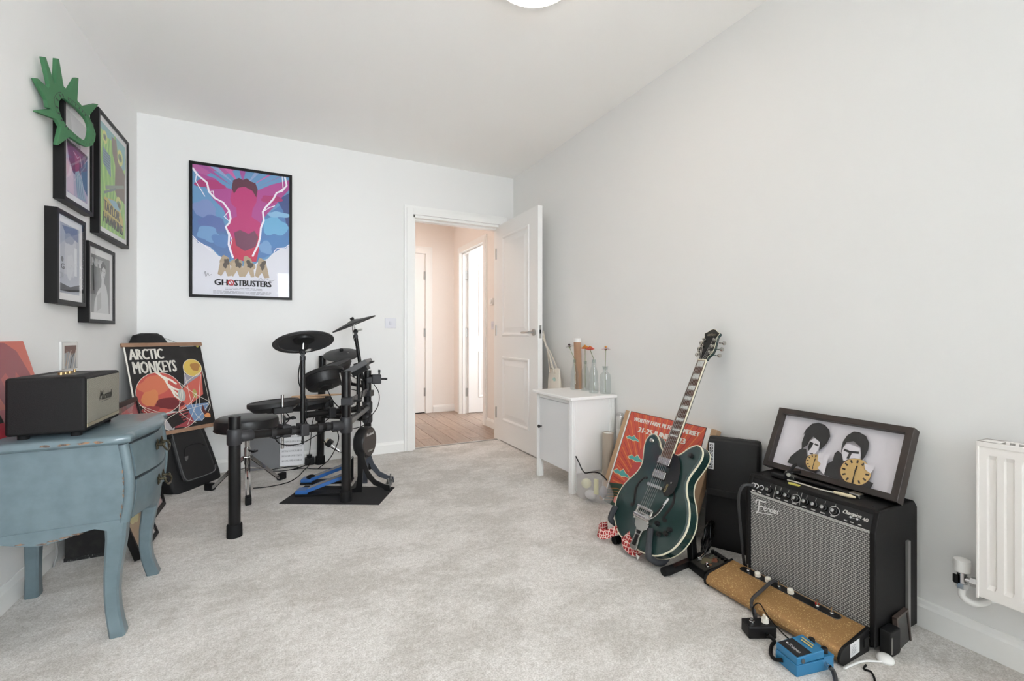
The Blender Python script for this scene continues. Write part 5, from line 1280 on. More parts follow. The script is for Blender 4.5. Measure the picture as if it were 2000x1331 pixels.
def pickup(s):
    o = MB().obox(G(0, s, .010), gw * .041, gu * .021, gnm * .006).build('pickup', BLACKP, gt, bevel=.002)
    MB().obox(G(0, s, .015), gw * .034, gu * .0165, gnm * .006).build('pickup_cover', NICK, o, bevel=.002)
    m_ = MB()
    for i in range(6):
        for j in (-1, 1): m_.cyl(G(-.026 + .0104 * i, s + j * .008, .020), G(-.026 + .0104 * i, s + j * .008, .0225), .0032, n=8)
    m_.build('pole_piece', STEEL, o)
pickup(.388); pickup(.325)
br = MB().obox(G(0, .272, .013), gw * .040, gu * .007, gnm * .006).build('bridge', NICK, gt, bevel=.002)
for i in range(6): MB().obox(G(-.026 + .0104 * i, .272, .020), gw * .004, gu * .006, gnm * .002).build('saddle', CHROME, br)
for s in (-1, 1): MB().cyl(G(s * .037, .272, .006), G(s * .037, .272, .021), .007, n=14).build('bridge_post', NICK, br)
# vibrato tailpiece
vb = MB()
vb.prism([(-.042, .118), (-.034, .150), (.034, .150), (.042, .118), (.036, .092), (.020, .080), (.016, .05), (.022, .006), (.016, -.004), (-.016, -.004), (-.022, .006), (-.016, .05), (-.020, .080), (-.036, .092)], G(0, 0, .008), gw, gu, gnm * .008)
vt = vb.build('vibrato_tailpiece', NICK, gt, bevel=.002)
MB().cyl(G(-.044, .168, .022), G(.044, .168, .022), .0075, n=14).build('roller_bar', CHROME, vt)
MB().cyl(G(-.046, .132, .022), G(.046, .132, .022), .011, n=16).build('string_roller', CHROME, vt)
for s in (-1, 1): MB().obox(G(s * .040, .142, .016), gw * .005, gu * .030, gnm * .012).build('side_arm', NICK, vt, bevel=.003)
MB().prism([(-.010, .012), (.010, .012), (.008, .060), (.013, .076), (-.013, .076), (-.008, .060)], G(0, 0, .0165), gw, gu, gnm * .0008).build('black_inlay', FB, vt)
A = Art(G(-.010, .064, .0178), gw * .02, gu * -.008, gnm, eps=.0002); A.text('Bigsby', 0, 0, 1, 1, (190, 190, 188), shear=.3); A.build('logo', vt)
MB().tube([G(.030, .140, .026), G(.040, .132, .036), G(.062, .145, .040), (G(.085, .175, .040)), G(.098, .215, .038), G(.105, .245, .034)], .0055, 10).build('whammy_bar', CHROME, vt)
MB().tube([G(.066, .149, .0445), (G(.086, .178, .0445)), G(.097, .212, .0425)], .0042, 8).build('bar_inlay', FB, vt)
MB().cyl(G(.032, .140, .016), G(.032, .140, .034), .011, n=18).build('bar_pivot', CHROME, vt)
for a, b in ((.075, .135), (.098, .100), (.142, .135), (.118, .445), (.13, .115)):
    k_ = MB().lathe([(0.0, .005), (.010, .005), (.010, .013), (.0085, .018), (0, .019)], G(a, b, .003), gnm, 18).build('control_knob', mat('knob_dark', (24, 24, 25), .3), gt)
MB().lathe([(0, 0), (.007, 0), (.009, .004), (.006, .010), (.009, .014), (.0, .016)], G(-.115, .462, .004), gnm, 14).build('strap_button', NICK, gt)
MB().lathe([(0, 0), (.008, 0), (.008, .003), (.004, .006), (0, .006)], G(.145, .055, -.025), (gw * .8 - gu * .6), 14).build('jack_plate', NICK, gt)
# neck, fretboard, frets, block inlays
def wd(s): return .0275 - (.0275 - .0215) * (s - .405) / (.885 - .405)
nk = []
for s in [.40 + .485 * i / 10 for i in range(11)]:
    w_ = wd(s) - .001; d_ = .023 - .004 * (s - .4); base = .010
    nk.append([G(-w_, s, base), G(-w_ * .92, s, base - d_ * .55), G(-w_ * .5, s, base - d_), G(w_ * .5, s, base - d_), G(w_ * .92, s, base - d_ * .55), G(w_, s, base)])
MB().loft(nk).build('neck', GRN, gt)
fbm = MB(); fbm.loft([[G(-wd(s), s, .010), G(wd(s), s, .010), G(wd(s), s, .016), G(-wd(s), s, .016)] for s in (.405, .885)], smooth=False)
fbo = fbm.build('fretboard', wood_mat('rosewood', (76, 50, 40), (104, 72, 58), (8, 8, 8), .45, .05), gt)
for sg in (-1, 1): MB().loft([[G(sg * wd(s), s, .0085), G(sg * (wd(s) + .002), s, .0085), G(sg * (wd(s) + .002), s, .0163), G(sg * wd(s), s, .0163)] for s in (.405, .885)], smooth=False).build('neck_binding', CREAM, fbo)
SCALE = .612; NUT = .884
def fret(k): return NUT - SCALE * (1 - 2 ** (-k / 12))
for k in range(1, 23):
    s = fret(k)
    if s > .408: MB().obox(G(0, s, .0165), gw * (wd(s) - .0005), gu * .0008, gnm * .0008).build('fret', NICK, fbo)
for k in (1, 3, 5, 7, 9, 12, 15, 17):
    s0, s1 = fret(k) + .004, fret(k - 1) - .003
    if s0 > .41: MB().obox(G(0, (s0 + s1) / 2, .0162), gw * (wd(s0) - .0045), gu * ((s1 - s0) / 2), gnm * .0004).build('block_inlay', mat('pearl', (214, 216, 214), .25), fbo)
MB().obox(G(0, .8875, .014), gw * .0215, gu * .003, gnm * .006).build('nut', CREAM, gt)
hd = [(-.022, .890), (-.024, .905), (-.040, .925), (-.043, .95), (-.039, .985), (-.036, 1.01), (-.044, 1.03), (-.030, 1.036), (-.015, 1.048), (0, 1.052), (.015, 1.048), (.030, 1.036), (.044, 1.03), (.036, 1.01), (.039, .985), (.043, .95), (.040, .925), (.024, .905), (.022, .890)]
ho = MB().prism(hd, G(0, 0, -.004), gw, gu, gnm * .016).build('headstock', GRN, gt, bevel=.001)
MB().prism([(a * .95, .89 + (b - .89) * .985) for a, b in hd], G(0, 0, .0118), gw, gu, gnm * .0008).build('headstock_face', mat('headstock_black', (22, 24, 24), .2), ho)
edge = [G(a * 1.0, b, .0122) for a, b in hd]; inn_ = [G(a * .94, .89 + (b - .89) * .982 + .001, .0128) for a, b in hd]
MB().loft([edge, inn_], caps=False, smooth=False).build('headstock_binding', CREAM, ho)
MB().prism([(-.008, .897), (.008, .897), (.006, .93), (0, .945), (-.006, .93)], G(0, 0, .0128), gw, gu, gnm * .0015).build('truss_cover', BLACKP, ho)
A = Art(G(-.022, 1.026, .0131), gw * .044, gu * -.012, gnm, eps=.0002); A.text('GRETSCH', 0, 0, 1, 1, (150, 140, 120)); A.build('logo', ho)
tn = [.925, .957, .989]
for sg in (-1, 1):
    for s in tn:
        x_ = .030 * sg
        tu = MB().cyl(G(x_, s + .004, .012), G(x_, s + .004, .026), .0045, n=12).build('tuner_post', NICK, ho)
        MB().cyl(G(x_, s + .004, .0125), G(x_, s + .004, .0145), .008, n=14).build('tuner_bushing', NICK, tu)
        MB().cyl(G(sg * .038, s, -.008), G(sg * .058, s, -.010), .0025, n=8).build('tuner_shaft', NICK, tu)
        MB().lathe([(0, 0), (.007, .002), (.0095, .008), (.0085, .014), (0, .016)], G(sg * .054, s, -.010), gw * sg, 14).build('tuner_button', NICK, tu)
for i in range(6):
    x0, x1 = -.0185 + .0074 * i, -.026 + .0104 * i; sg = -1 if i < 3 else 1; k = i if i < 3 else 5 - i
    s_t = [.925, .957, .989][k] + .004
    MB().tube([G(x1, .132, .033), G(x1, .166, .0305), G(x1, .272, .0225), G(x0, .887, .0205), G(.027 * sg, s_t, .022)], .0005 + .00012 * (5 - i), 5, k=0).build('string', STEEL, gt)
# patterned strap hanging from the tail
def hex_mat():
    m = mat('hex_strap', (176, 52, 48), .8); nt = m.node_tree; b = nt.nodes['Principled BSDF']; L = nt.links
    tc = nt.nodes.new('ShaderNodeTexCoord'); vo = nt.nodes.new('ShaderNodeTexVoronoi'); vo.feature = 'DISTANCE_TO_EDGE'; vo.inputs['Scale'].default_value = 66; vo.inputs['Randomness'].default_value = .35
    L.new(tc.outputs['Object'], vo.inputs['Vector']); r = nt.nodes.new('ShaderNodeValToRGB'); e = r.color_ramp.elements
    e[0].position = .06; e[0].color = lin((226, 206, 196)); e[1].position = .10; e[1].color = lin((172, 46, 44))
    q = e.new(.26); q.color = lin((172, 46, 44)); q2 = e.new(.30); q2.color = lin((112, 30, 34))
    L.new(vo.outputs['Distance'], r.inputs['Fac']); L.new(r.outputs[0], b.inputs['Base Color']); return m
HEX = hex_mat()
so = ribbon([(1.345, 1.548, .095), (1.308, 1.505, .060), (1.308, 1.466, .038), (1.335, 1.446, .028), (1.374, 1.448, .034)], (.012, -.012, .021), .0012).build('strap', HEX, gt)
ribbon([(1.345, 1.566, .090), (1.318, 1.598, .060), (1.290, 1.623, .042), (1.272, 1.646, .044), (1.287, 1.664, .054), (1.335, 1.665, .054)], (.004, 0, .022), .0012).build('strap', HEX, gt)
MB().prism([(-.012, 0), (.012, 0), (.0, -.02)], (1.315, 1.440, .022), (0, 1, 0), (0, 0, 1), (-.002, 0, 0)).build('strap_tag', WHITEP, so)

# guitar stand
FOAM = mat('grey_foam', (58, 60, 64), .85)
gs = thing('guitar_stand', 'black folding A-frame guitar stand with grey foam hooks', 'stand', (1.43, 1.45, 0))
def sq(mb, p, q, r): 
    p, q = Vector(p), Vector(q); u, v, n = frame_of(q - p); mb.obox((p + q) / 2, u * r, v * r, (q - p) / 2); return mb
for s, y0, y1 in ((-1, 1.30, 1.345), (1, 1.60, 1.545)):
    f_ = sq(MB(), (1.335, y0, .014), (1.55, y0 + s * -.02, .014), .0125).build('foot_bar', TUBEB, gs, bevel=.002)
    MB().cyl((1.318, y0, .017), (1.365, y0, .017), .017, n=16).build('rubber_end', RUBBER, f_)
    MB().cyl((1.53, y0 + s * -.02, .016), (1.565, y0 + s * -.02, .016), .017, n=16).build('rubber_end', RUBBER, f_)
    sq(MB(), (1.49, y0 + s * -.01, .02), (1.512, y1, .24), .014).build('upright', TUBEB, gs, bevel=.002)
MB().cyl((1.512, 1.33, .235), (1.512, 1.56, .235), .012, n=12).build('cross_bar', TUBEB, gs)
for yb, yt, s in ((1.36, 1.395, -1), (1.56, 1.60, 1)):
    hk = [G((P0.y - yb), .045, -.095), G((P0.y - yb), .006, -.075), G((P0.y - yb), -.006, -.045), G((P0.y - yb), -.003, -.01), G((P0.y - yb), .004, .015), G((P0.y - (yb + yt) / 2), .05, .0185), G((P0.y - yt), .105, .018)]
    if s > 0: hk = [G(-.12, .09, -.095), G(-.15, .055, -.078), G(-.173, .045, -.050), G(-.178, .047, -.02), G(-.181, .055, .010), G(-.178, .080, .018), G(-.174, .12, .018)]
    MB().tube(hk, .0125, 12).build('foam_hook', FOAM, gs)
sq(MB(), G(.09, .05, -.095), (1.512, 1.36, .22), .008).build('hook_arm', TUBEB, gs); sq(MB(), G(-.12, .09, -.095), (1.512, 1.54, .22), .008).build('hook_arm', TUBEB, gs)

# ------------------------------------------------------------------ soft case against the wall
cs = thing('soft_case', 'tall black padded case with a pale lettered side standing between guitar and amplifier', 'case', (1.74, 1.33, 0))
cU, cW, cN = V(.10, -.19, 0).normalized(), V(.022, 0, .488), V(-.19, -.10, 0).normalized()
cO = V(1.672, 1.408, 0)
def csec(t, e):
    c = cO + cW * t; R_ = []
    for a, b in ((e, e), (.215 - e, e), (.215 - e * .3, e * 1.3), (.215 - e * .3, .066 - e), (.215 - e, .066 - e * .4), (e, .066 - e * .4), (e * .3, .066 - e), (e * .3, e * 1.3)): R_.append(c + cU * a - cN * b)
    return R_
MB().loft([csec(0, .010), csec(.03, .006), csec(.25, .004), csec(.48, .006), csec(.50, .007), csec(.52, .004), csec(.8, .005), csec(.96, .008), csec(1, .02)]).build('body', NYLON, cs, bevel=.003)
fl = MB().obox(cO + cU * .108 + cW * .745 + cN * .004, cU * .100, cW * .245, cN * .006).build('flap', mat('flap_black', (20, 20, 21), .55, bump=(300, .2)), cs, bevel=.008, seg=3)
MB().obox(cO + cU * .108 + cW * .515 + cN * .011, cU * .100, cW * .03, cN * .002).build('flap_band', NYLON, fl, bevel=.002)
A = Art(cO + cU * .012 + cW * .72 + cN * .0115, cW * .24, cU * .022, cN, eps=.0003); A.rect(0, 0, 1, 1, (226, 226, 226))
for k in range(9): A.rect(.03 + .105 * k, .18, .105 + .105 * k, .82, (30, 30, 30)); A.rect(.052 + .105 * k, .34 + .1 * (k % 2), .085 + .105 * k, .58 + .08 * (k % 3), (226, 226, 226))
A.build('label_strip', cs)
solo(MB().tube([V(1.627 + .05 * cos(a) + .012 * sin(2.3 * a), 1.348 + .024 * cos(a + .5), .0725 + .068 * sin(a)) for a in [pi * .25 * i for i in range(27)]] + [(1.605, 1.318, .085), (1.57, 1.297, .092), (1.538, 1.278, .078), (1.514, 1.271, .056)], .0045, 8, k=3), 'coiled_cable', mat('cable_gloss', (16, 16, 17), .25), 'coiled glossy black guitar lead leaning on the black case', 'cable')
# ------------------------------------------------------------------ guitar amplifier
ax, ax1, ay0, ay1, ah = 1.560, 1.818, .700, 1.122, .417
am = thing('guitar_amplifier', 'black guitar amplifier with silver cloth grille and row of control knobs', 'amplifier', (1.69, .91, 0))
prof = [(ax, .014), (ax, .355), (ax + .024, .412), (ax + .030, ah), (ax1 - .02, ah), (ax1, ah - .022), (ax1, .014)]
# cabinet built as a shell: two cheeks, top, bottom and back, the front recessed
for y in (ay0, ay1 - .016): MB().prism(prof, (0, y, 0), (1, 0, 0), (0, 0, 1), (0, .016, 0)).build('cheek', TOLEX, am, bevel=.004, seg=3)
MB().prism([(ax + .024, .404), (ax + .030, ah), (ax1 - .02, ah), (ax1, ah - .022), (ax1, .02), (ax1 - .012, .02), (ax1 - .012, .385), (ax + .05, .40)], (0, ay0 + .004, 0), (1, 0, 0), (0, 0, 1), (0, ay1 - ay0 - .008, 0)).build('top_and_back', TOLEX, am, bevel=.003)
MB().box((ax + .002, ay0 + .015, .014), (ax1 - .01, ay1 - .015, .032)).build('bottom_panel', TOLEX, am)
GRILLE = weave_mat('silver_cloth', (166, 164, 160), (74, 73, 73), .0100, .0064, 'Y')
MB().box((ax + .010, ay0 + .015, .030), (ax + .022, ay1 - .015, .351)).build('grille', GRILLE, am)
pi_ = mat('white_piping', (212, 212, 208), .5)
r_ = .0022; x_ = ax + .010
for p, q in (((x_, ay0 + .017, .352), (x_, ay1 - .017, .352)), ((x_, ay0 + .017, .033), (x_, ay1 - .017, .033))): MB().cyl(p, q, r_, n=8).build('piping', pi_, am)
cpU = V(0, -1, 0); cpW = V(-.0205, 0, -.048); cpN = V(-.92, 0, .393).normalized()
cpT = V(ax + .0265, ay1 - .016, .404)
MB().obox(cpT + cpU * (ay1 - ay0 - .032) / 2 + cpW / 2 - cpN * .003, cpU * (ay1 - ay0 - .032) / 2, cpW / 2, cpN * .003).build('control_panel', mat('panel_black', (18, 18, 19), .3), am)
pwid = ay1 - ay0 - .032
A = Art(cpT + cpN * .0003, cpU * pwid, cpW, cpN, eps=.00015)
WT = (222, 220, 214)
A.text('Champion', .795, .22, .925, .52, WT, shear=.35, bold=.0015); A.text('40', .935, .32, .975, .54, WT, bold=.001); A.line([(.84, .58), (.92, .545)], .002, WT)
knobs = [.175, .275, .345, .42, .505, .58, .655, .735]
for u in (.03, .09): A.rect(u - .018, .82, u + .02, .90, WT)
for u in knobs: A.rect(u - .018, .80, u + .018, .87, (186, 184, 180)); A.line([(u + .004, .08), (u + .004, .26)], .0022, WT)
for u in (.232, .465): A.line([(u, .02), (u, .92)], .0025, WT)
for u in (.83, .875, .93): A.rect(u - .012, .80, u + .012, .86, (186, 184, 180))
A.rect(0, .965, 1, .995, WT)
A.build('panel_print', am)
for u in knobs:
    c = cpT + cpU * (pwid * u) + cpW * .50; big = .0115
    k_ = MB().lathe([(0, 0), (big, 0), (big * .95, .006), (big * .72, .008), (big * .66, .016), (0, .0165)], c, cpN, 24).build('knob', mat('knob_gloss', (20, 20, 22), .15), am)
    MB().lathe([(0, .0166), (big * .52, .0166), (big * .48, .0175), (0, .018)], c, cpN, 18).build('knob_cap', CHROME, k_)
for u in (.42, .735): c = cpT + cpU * (pwid * u) + cpW * .50; MB().lathe([(.0135, .0004), (.0155, .0004), (.0155, .0010), (.0135, .0010)], c, cpN, 28, closed=True).build('dial_ring', CHROME, am)
for u in (.022, .052, .105):
    c = cpT + cpU * (pwid * u) + cpW * .5; MB().lathe([(.0045, .0), (.0095, 0), (.0095, .004), (.006, .005), (.0045, .001)], c, cpN, 16, closed=True).build('jack_socket', CHROME, am)
    MB().lathe([(0, .0), (.0048, 0), (.0048, .001), (0, .001)], c, cpN, 12).build('jack_hole', FB, am)
for u in (.245, .86, .905): c = cpT + cpU * (pwid * u) + cpW * .55; MB().cyl(c, c + cpN * .004, .0035, n=10).build('button', CHROME, am)
# script badge drawn with strokes
A = Art((ax + .0085, ay1 - .035, .340), (0, -.098, 0), (0, 0, -.062), (-1, 0, 0), eps=.0002, rough=.35)
def stroke(P, w=.045): A.curve(P, w * 1.5, (70, 70, 70), k=5); A.curve(P, w, (226, 226, 224), k=5)
for P, w in (([(.03, .36), (.04, .18), (.16, .10), (.30, .13), (.44, .05)], .06), ([(.17, .14), (.15, .45), (.11, .80), (.04, .93)], .06), ([(.14, .48), (.24, .45), (.33, .40)], .05),
             ([(.36, .52), (.44, .44), (.42, .36), (.36, .44), (.37, .60), (.46, .56)], .035), ([(.48, .42), (.485, .60)], .035), ([(.485, .48), (.55, .38), (.575, .46), (.57, .58)], .035),
             ([(.69, .40), (.62, .42), (.62, .56), (.69, .52)], .035), ([(.73, .16), (.71, .36), (.70, .56)], .035), ([(.75, .50), (.82, .42), (.79, .34), (.75, .42), (.76, .56), (.84, .50)], .035), ([(.88, .34), (.89, .54)], .035), ([(.885, .40), (.92, .32), (.965, .30)], .035), ([(.12, .82), (.40, .76), (.70, .66)], .03)): stroke(P, w)
A.build('badge', am)
for y in (ay0 + .03, ay1 - .03):
    for x in (ax + .03, ax1 - .03): MB().cyl((x, y, 0), (x, y, .016), .014, n=14).build('foot', RUBBER, am)
hb = MB().obox((ax + .105, .905, ah + .009), (.012, 0, 0), (0, .10, 0), (0, 0, .0035)).build('carry_handle', BLACKP, am, bevel=.003)
for y in (.80, 1.01): MB().obox((ax + .105, y, ah + .007), (.014, 0, 0), (0, .016, 0), (0, 0, .007)).build('handle_end', STEEL, hb, bevel=.003)
for u, v in ((.03, .02), (.39, .02)): MB().cyl((ax + .06, ay1 - u, ah - .001), (ax + .06, ay1 - u, ah + .002), .004, n=10).build('screw', BLACKP, am)

# shadow-box picture on the amplifier
BRN = mat('dark_wood_frame', (44, 38, 35), .4, var=(12, (58, 46, 40), .4, .7))
fb0, ft0 = V(1.702, 1.150, ah + .0135), V(1.812, 1.150, .652)
Wf = (fb0 - ft0); Uf = V(-.018, -.452, 0); Nf = Uf.cross(Wf).normalized(); Nf = Nf if Nf.x < 0 else -Nf
root, A = framed('framed_picture', 'wide dark box frame with two cut-out heads and clock faces leaning on the amplifier', ft0, Uf, Wf, Nf, .452, Wf.length, .036, .021, .0, fm=BRN, gap=.026, glass=True, sink=.004)
A.rect(0, 0, 1, 1, (220, 216, 222)); A.build('backing_print', root)
def cutout(u0, hairpts, shoulder, face, clock):
    B = Art(A.O + A.N * .012, A.U, A.W, A.N, eps=.0002)
    def q(P): return [(u0 + a, b) for a, b in P]
    for P in (shoulder, hairpts): B.poly(q(P), (40, 40, 42))
    B.poly(q(face), (216, 212, 218))
    return B, q
hair1 = [(.05, .30), (.035, .36), (.05, .22), (.09, .10), (.14, .06), (.20, .08), (.25, .16), (.27, .28), (.26, .40), (.235, .50), (.21, .58), (.20, .42), (.13, .34), (.11, .42), (.10, .52), (.06, .62), (.045, .50)]
sh1 = [(-.035, .93), (-.02, .80), (.03, .66), (.06, .60), (.10, .60), (.13, .78), (.24, .86), (.24, .99)]
B, q = cutout(.19, hair1, sh1, [(.11, .44), (.14, .36), (.20, .42), (.205, .56), (.17, .70), (.13, .70), (.11, .60)], None)
B.poly(q([(.115, .44), (.15, .46), (.14, .56), (.12, .64), (.11, .56)]), (40, 40, 42)); B.line(q([(.16, .47), (.195, .49)]), .016, (50, 50, 52)); B.line(q([(.14, .66), (.17, .66)]), .010, (60, 60, 62))
TAN = (206, 172, 112)
def clockface(B, u, v, r, missing):
    P = [(u, v)] if missing else []
    n = 30
    B.circ(u - .004, v + .01, r * 1.06, (70, 52, 46)); B.circ(u, v, r, TAN)
    if missing: B.poly([(u + r * .15, v - r * 1.3 * B.asp), (u + r * 1.4, v - r * 1.3 * B.asp), (u + r * 1.4, v + r * 1.2 * B.asp), (u + r * .55, v + r * .6 * B.asp), (u + r * .75, v), (u + r * .3, v - r * .3 * B.asp)], (220, 216, 222))
    for k in range(12):
        a = 2 * pi * k / 12
        if missing and cos(a) > .2 and k not in (3,): continue
        B.line([(u + r * .66 * cos(a), v + r * .66 * sin(a) * B.asp), (u + r * .90 * cos(a), v + r * .90 * sin(a) * B.asp)], r * .12, (58, 48, 40))
    B.line([(u, v), (u, v + r * .8 * B.asp)], r * .07, (40, 34, 30)); B.line([(u, v), (u + r * .05, v - r * .45 * B.asp)], r * .10, (40, 34, 30))
clockface(B, .19 + .20, .80, .074, True); B.build('paper_cutout', root)
hair2 = [(.05, .42), (.05, .32), (.07, .20), (.11, .11), (.15, .10), (.21, .15), (.245, .26), (.25, .38), (.24, .50), (.22, .60), (.21, .50), (.19, .36), (.13, .28), (.08, .32), (.065, .42), (.06, .54)]
sh2 = [(-.045, .97), (-.03, .78), (.01, .70), (.01, .56), (.03, .50), (.065, .54), (.10, .78), (.25, .86), (.34, .90), (.33, 1.0), (.10, 1.0)]
B, q = cutout(.52, hair2, sh2, [(.065, .42), (.09, .34), (.19, .38), (.21, .52), (.19, .66), (.15, .74), (.10, .70), (.07, .56)], None)
B.line(q([(.075, .46), (.12, .48), (.19, .46)]), .020, (44, 44, 46)); B.poly(q([(.12, .48), (.14, .50), (.13, .60), (.11, .60)]), (60, 60, 62)); B.line(q([(.09, .66), (.14, .67)]), .014, (56, 56, 58)); B.poly(q([(.07, .56), (.10, .70), (.12, .76), (.08, .70)]), (44, 44, 46))
clockface(B, .52 + .20, .79, .112, False); B.poly(q([(.25, .62), (.33, .64), (.31, .76), (.27, .72)]), (220, 216, 222)); B.build('paper_cutout', root)

# bits lying on the amplifier
cap_ = thing('capo', 'black spring capo clamp lying on top of the amplifier', 'capo', (ax + .065, 1.03, ah))
MB().obox((ax + .065, 1.035, ah + .010), (.010, .002, 0), (0, .026, 0), (0, 0, .008)).build('padded_bar', BLACKP, cap_, bevel=.004)
MB().tube([(ax + .068, 1.022, ah + .012), (ax + .08, 1.005, ah + .03), (ax + .092, .992, ah + .056), (ax + .095, .985, ah + .06)], .006, 8).build('lever', BLACKP, cap_)
MB().tube([(ax + .072, 1.015, ah + .014), (ax + .095, 1.00, ah + .028), (ax + .10, .975, ah + .036)], .005, 8).build('grip', BLACKP, cap_)
MB().cyl((ax + .07, 1.00, ah + .022), (ax + .09, 1.02, ah + .022), .007, n=12).build('spring_pivot', STEEL, cap_)
wt = thing('string_tool', 'thin pale rod with cream handle lying on top of the amplifier', 'tool', (ax + .07, .90, ah))
MB().tube([(ax + .066, 1.002, ah + .004), (ax + .068, .95, ah + .004), (ax + .064, .89, ah + .004), (ax + .068, .845, ah + .006)], .0025, 6).build('rod', mat('pale_rod', (206, 202, 190), .4), wt)
MB().lathe([(0, 0), (.004, .002), (.006, .02), (.006, .05), (.003, .064)], (ax + .068, .85, ah + .007), (.03, -1, .03), 12).build('handle', mat('cream_handle', (222, 208, 176), .45), wt)
solo(MB().prism([(-.02, -.006), (.012, -.010), (.020, 0), (.012, .008), (-.02, .006)], (ax + .047, .968, ah), (0, 1, 0), (1, 0, 0), (0, 0, .003)), 'guitar_pick', mat('yellow_pick', (206, 196, 96), .4), 'small yellow guitar pick lying beside the capo', 'pick')

# things standing against the side of the amplifier
solo(MB().obox((1.747, .696, .15), (.008, 0, 0), (0, .004, 0), (0, 0, .15)), 'steel_strip', mat('strip_grey', (142, 140, 138), .35, .5), 'narrow grey strip standing against the black side of the amplifier', 'strip', bevel=.001)
f_ = thing('small_frame', 'small black frame with brown edge propped against the side of the amplifier', 'frame', (1.69, .68, 0))
MB().obox((1.685, .6865, .045), (.042, .004, 0), (0, .004, .044), (0, -.004, 0)).build('panel', mat('panel_gloss', (20, 19, 19), .25), f_, bevel=.001)
mb = MB(); mb.obox((1.643, .683, .045), (.003, 0, 0), (0, .004, .046), (0, -.006, 0)); mb.obox((1.727, .690, .045), (.003, 0, 0), (0, .004, .046), (0, -.006, 0)); mb.obox((1.685, .690, .090), (.045, .004, 0), (0, 0, .003), (0, -.006, 0)); mb.build('frame', mat('brown_edge', (82, 70, 64), .5), f_)
b_ = thing('black_box', 'small black box standing beside the foot of the amplifier', 'box', (1.60, .68, 0))
MB().box((1.575, .668, 0), (1.632, .697, .075)).build('body', BLACKP, b_, bevel=.003); MB().box((1.578, .6665, .012), (1.583, .669, .06)).build('edge_strip', STEEL, b_)

# ------------------------------------------------------------------ long gold sparkle effects unit
def sparkle():
    m = mat('gold_sparkle', (168, 128, 82), .36, .35); nt = m.node_tree; b = nt.nodes['Principled BSDF']; L = nt.links
    tc = nt.nodes.new('ShaderNodeTexCoord'); n = nt.nodes.new('ShaderNodeTexVoronoi'); n.inputs['Scale'].default_value = 520
    L.new(tc.outputs['Object'], n.inputs['Vector']); r = nt.nodes.new('ShaderNodeValToRGB'); e = r.color_ramp.elements
    e[0].position = .05; e[0].color = lin((156, 118, 74)); e[1].position = .8; e[1].color = lin((174, 134, 86)); q = e.new(.95); q.color = lin((250, 226, 160))
    L.new(n.outputs['Color'], r.inputs['Fac']); L.new(r.outputs[0], b.inputs['Base Color']); return m
gd = thing('effects_unit', 'long gold sparkle effects unit with cream knobs lying in front of the amplifier', 'effects unit', (1.485, .95, 0))
gp = [(1.420, .006), (1.408, .012), (1.404, .024), (1.410, .038), (1.424, .047), (1.556, .068), (1.556, .006)]
gy0, gy1 = .722, 1.172
MB().prism(gp, (0, gy0, 0), (1, 0, 0), (0, 0, 1), (0, gy1 - gy0, 0), smooth=True).build('gold_body', sparkle(), gd)
gq = [(1.419, .0), (1.404, .010), (1.400, .024), (1.407, .041), (1.423, .0505), (1.558, .0715), (1.558, .0)]
for y in (gy0 - .008, gy1): MB().prism(gq, (0, y, 0), (1, 0, 0), (0, 0, 1), (0, .008, 0)).build('end_cheek', BLACKP, gd, bevel=.001)
sl = V(.132, 0, .021).normalized(); gnn = V(-sl.z, 0, sl.x)
def gpt(x, y, o=0): return V(x, y, .047 + (x - 1.424) * .159) + gnn * o
pnl = [(gpt(1.536, gy0 + .05 + .012 * 0)), ]
P = []
for i in range(13): a = -pi / 2 - pi * i / 12 + pi; 
oval = [( .34 / 2 * (1 if cos(a) > 0 else -1) - (1 if cos(a) > 0 else -1) * .013 + .013 * cos(a), .013 * sin(a)) for a in [2 * pi * i / 32 for i in range(32)]]
cO_ = gpt(1.536, .952, .0); 
MB().prism([(a * 1.012, b * 1.15) for a, b in oval], cO_, (0, 1, 0), sl, gnn * .0015).build('panel_rim', CHROME, gd)
MB().prism(oval, cO_, (0, 1, 0), sl, gnn * .0022).build('control_panel', mat('panel_black', (18, 18, 19), .3), gd)
CRM = mat('cream_knob', (230, 226, 214), .4)
for y in (1.055, 1.015, .935): MB().lathe([(0, 0), (.0105, 0), (.0095, .012), (.006, .015), (0, .0155)], gpt(1.536, y, .002), gnn, 20).build('knob', CRM, gd)
for y in (1.092, .975, .848, .805):
    tg = MB().lathe([(0, 0), (.006, 0), (.006, .004), (.003, .006), (.002, .020), (.003, .026), (0, .027)], gpt(1.536, y, .002), gnn, 12).build('toggle_switch', CHROME, gd)
MB().ell(tuple(gpt(1.540, .852, .008)), .006, .006, .005, 12, 8).build('red_lamp', mat('red_jewel', (196, 40, 40), .15), gd)
A = Art((1.452, gy0 - .0083, .052), (.050, 0, .004), (0, 0, -.040), (0, -1, 0), eps=.0003); A.rect(0, 0, 1, 1, (224, 224, 226))
for k in range(6): A.rect(.12, .22 + .1 * k, .62 - .06 * (k % 2), .25 + .1 * k, (140, 140, 146))
A.build('label', gd)
MB().box((1.525, gy0 - .011, .022), (1.548, gy0 - .007, .048)).build('socket', FB, gd)

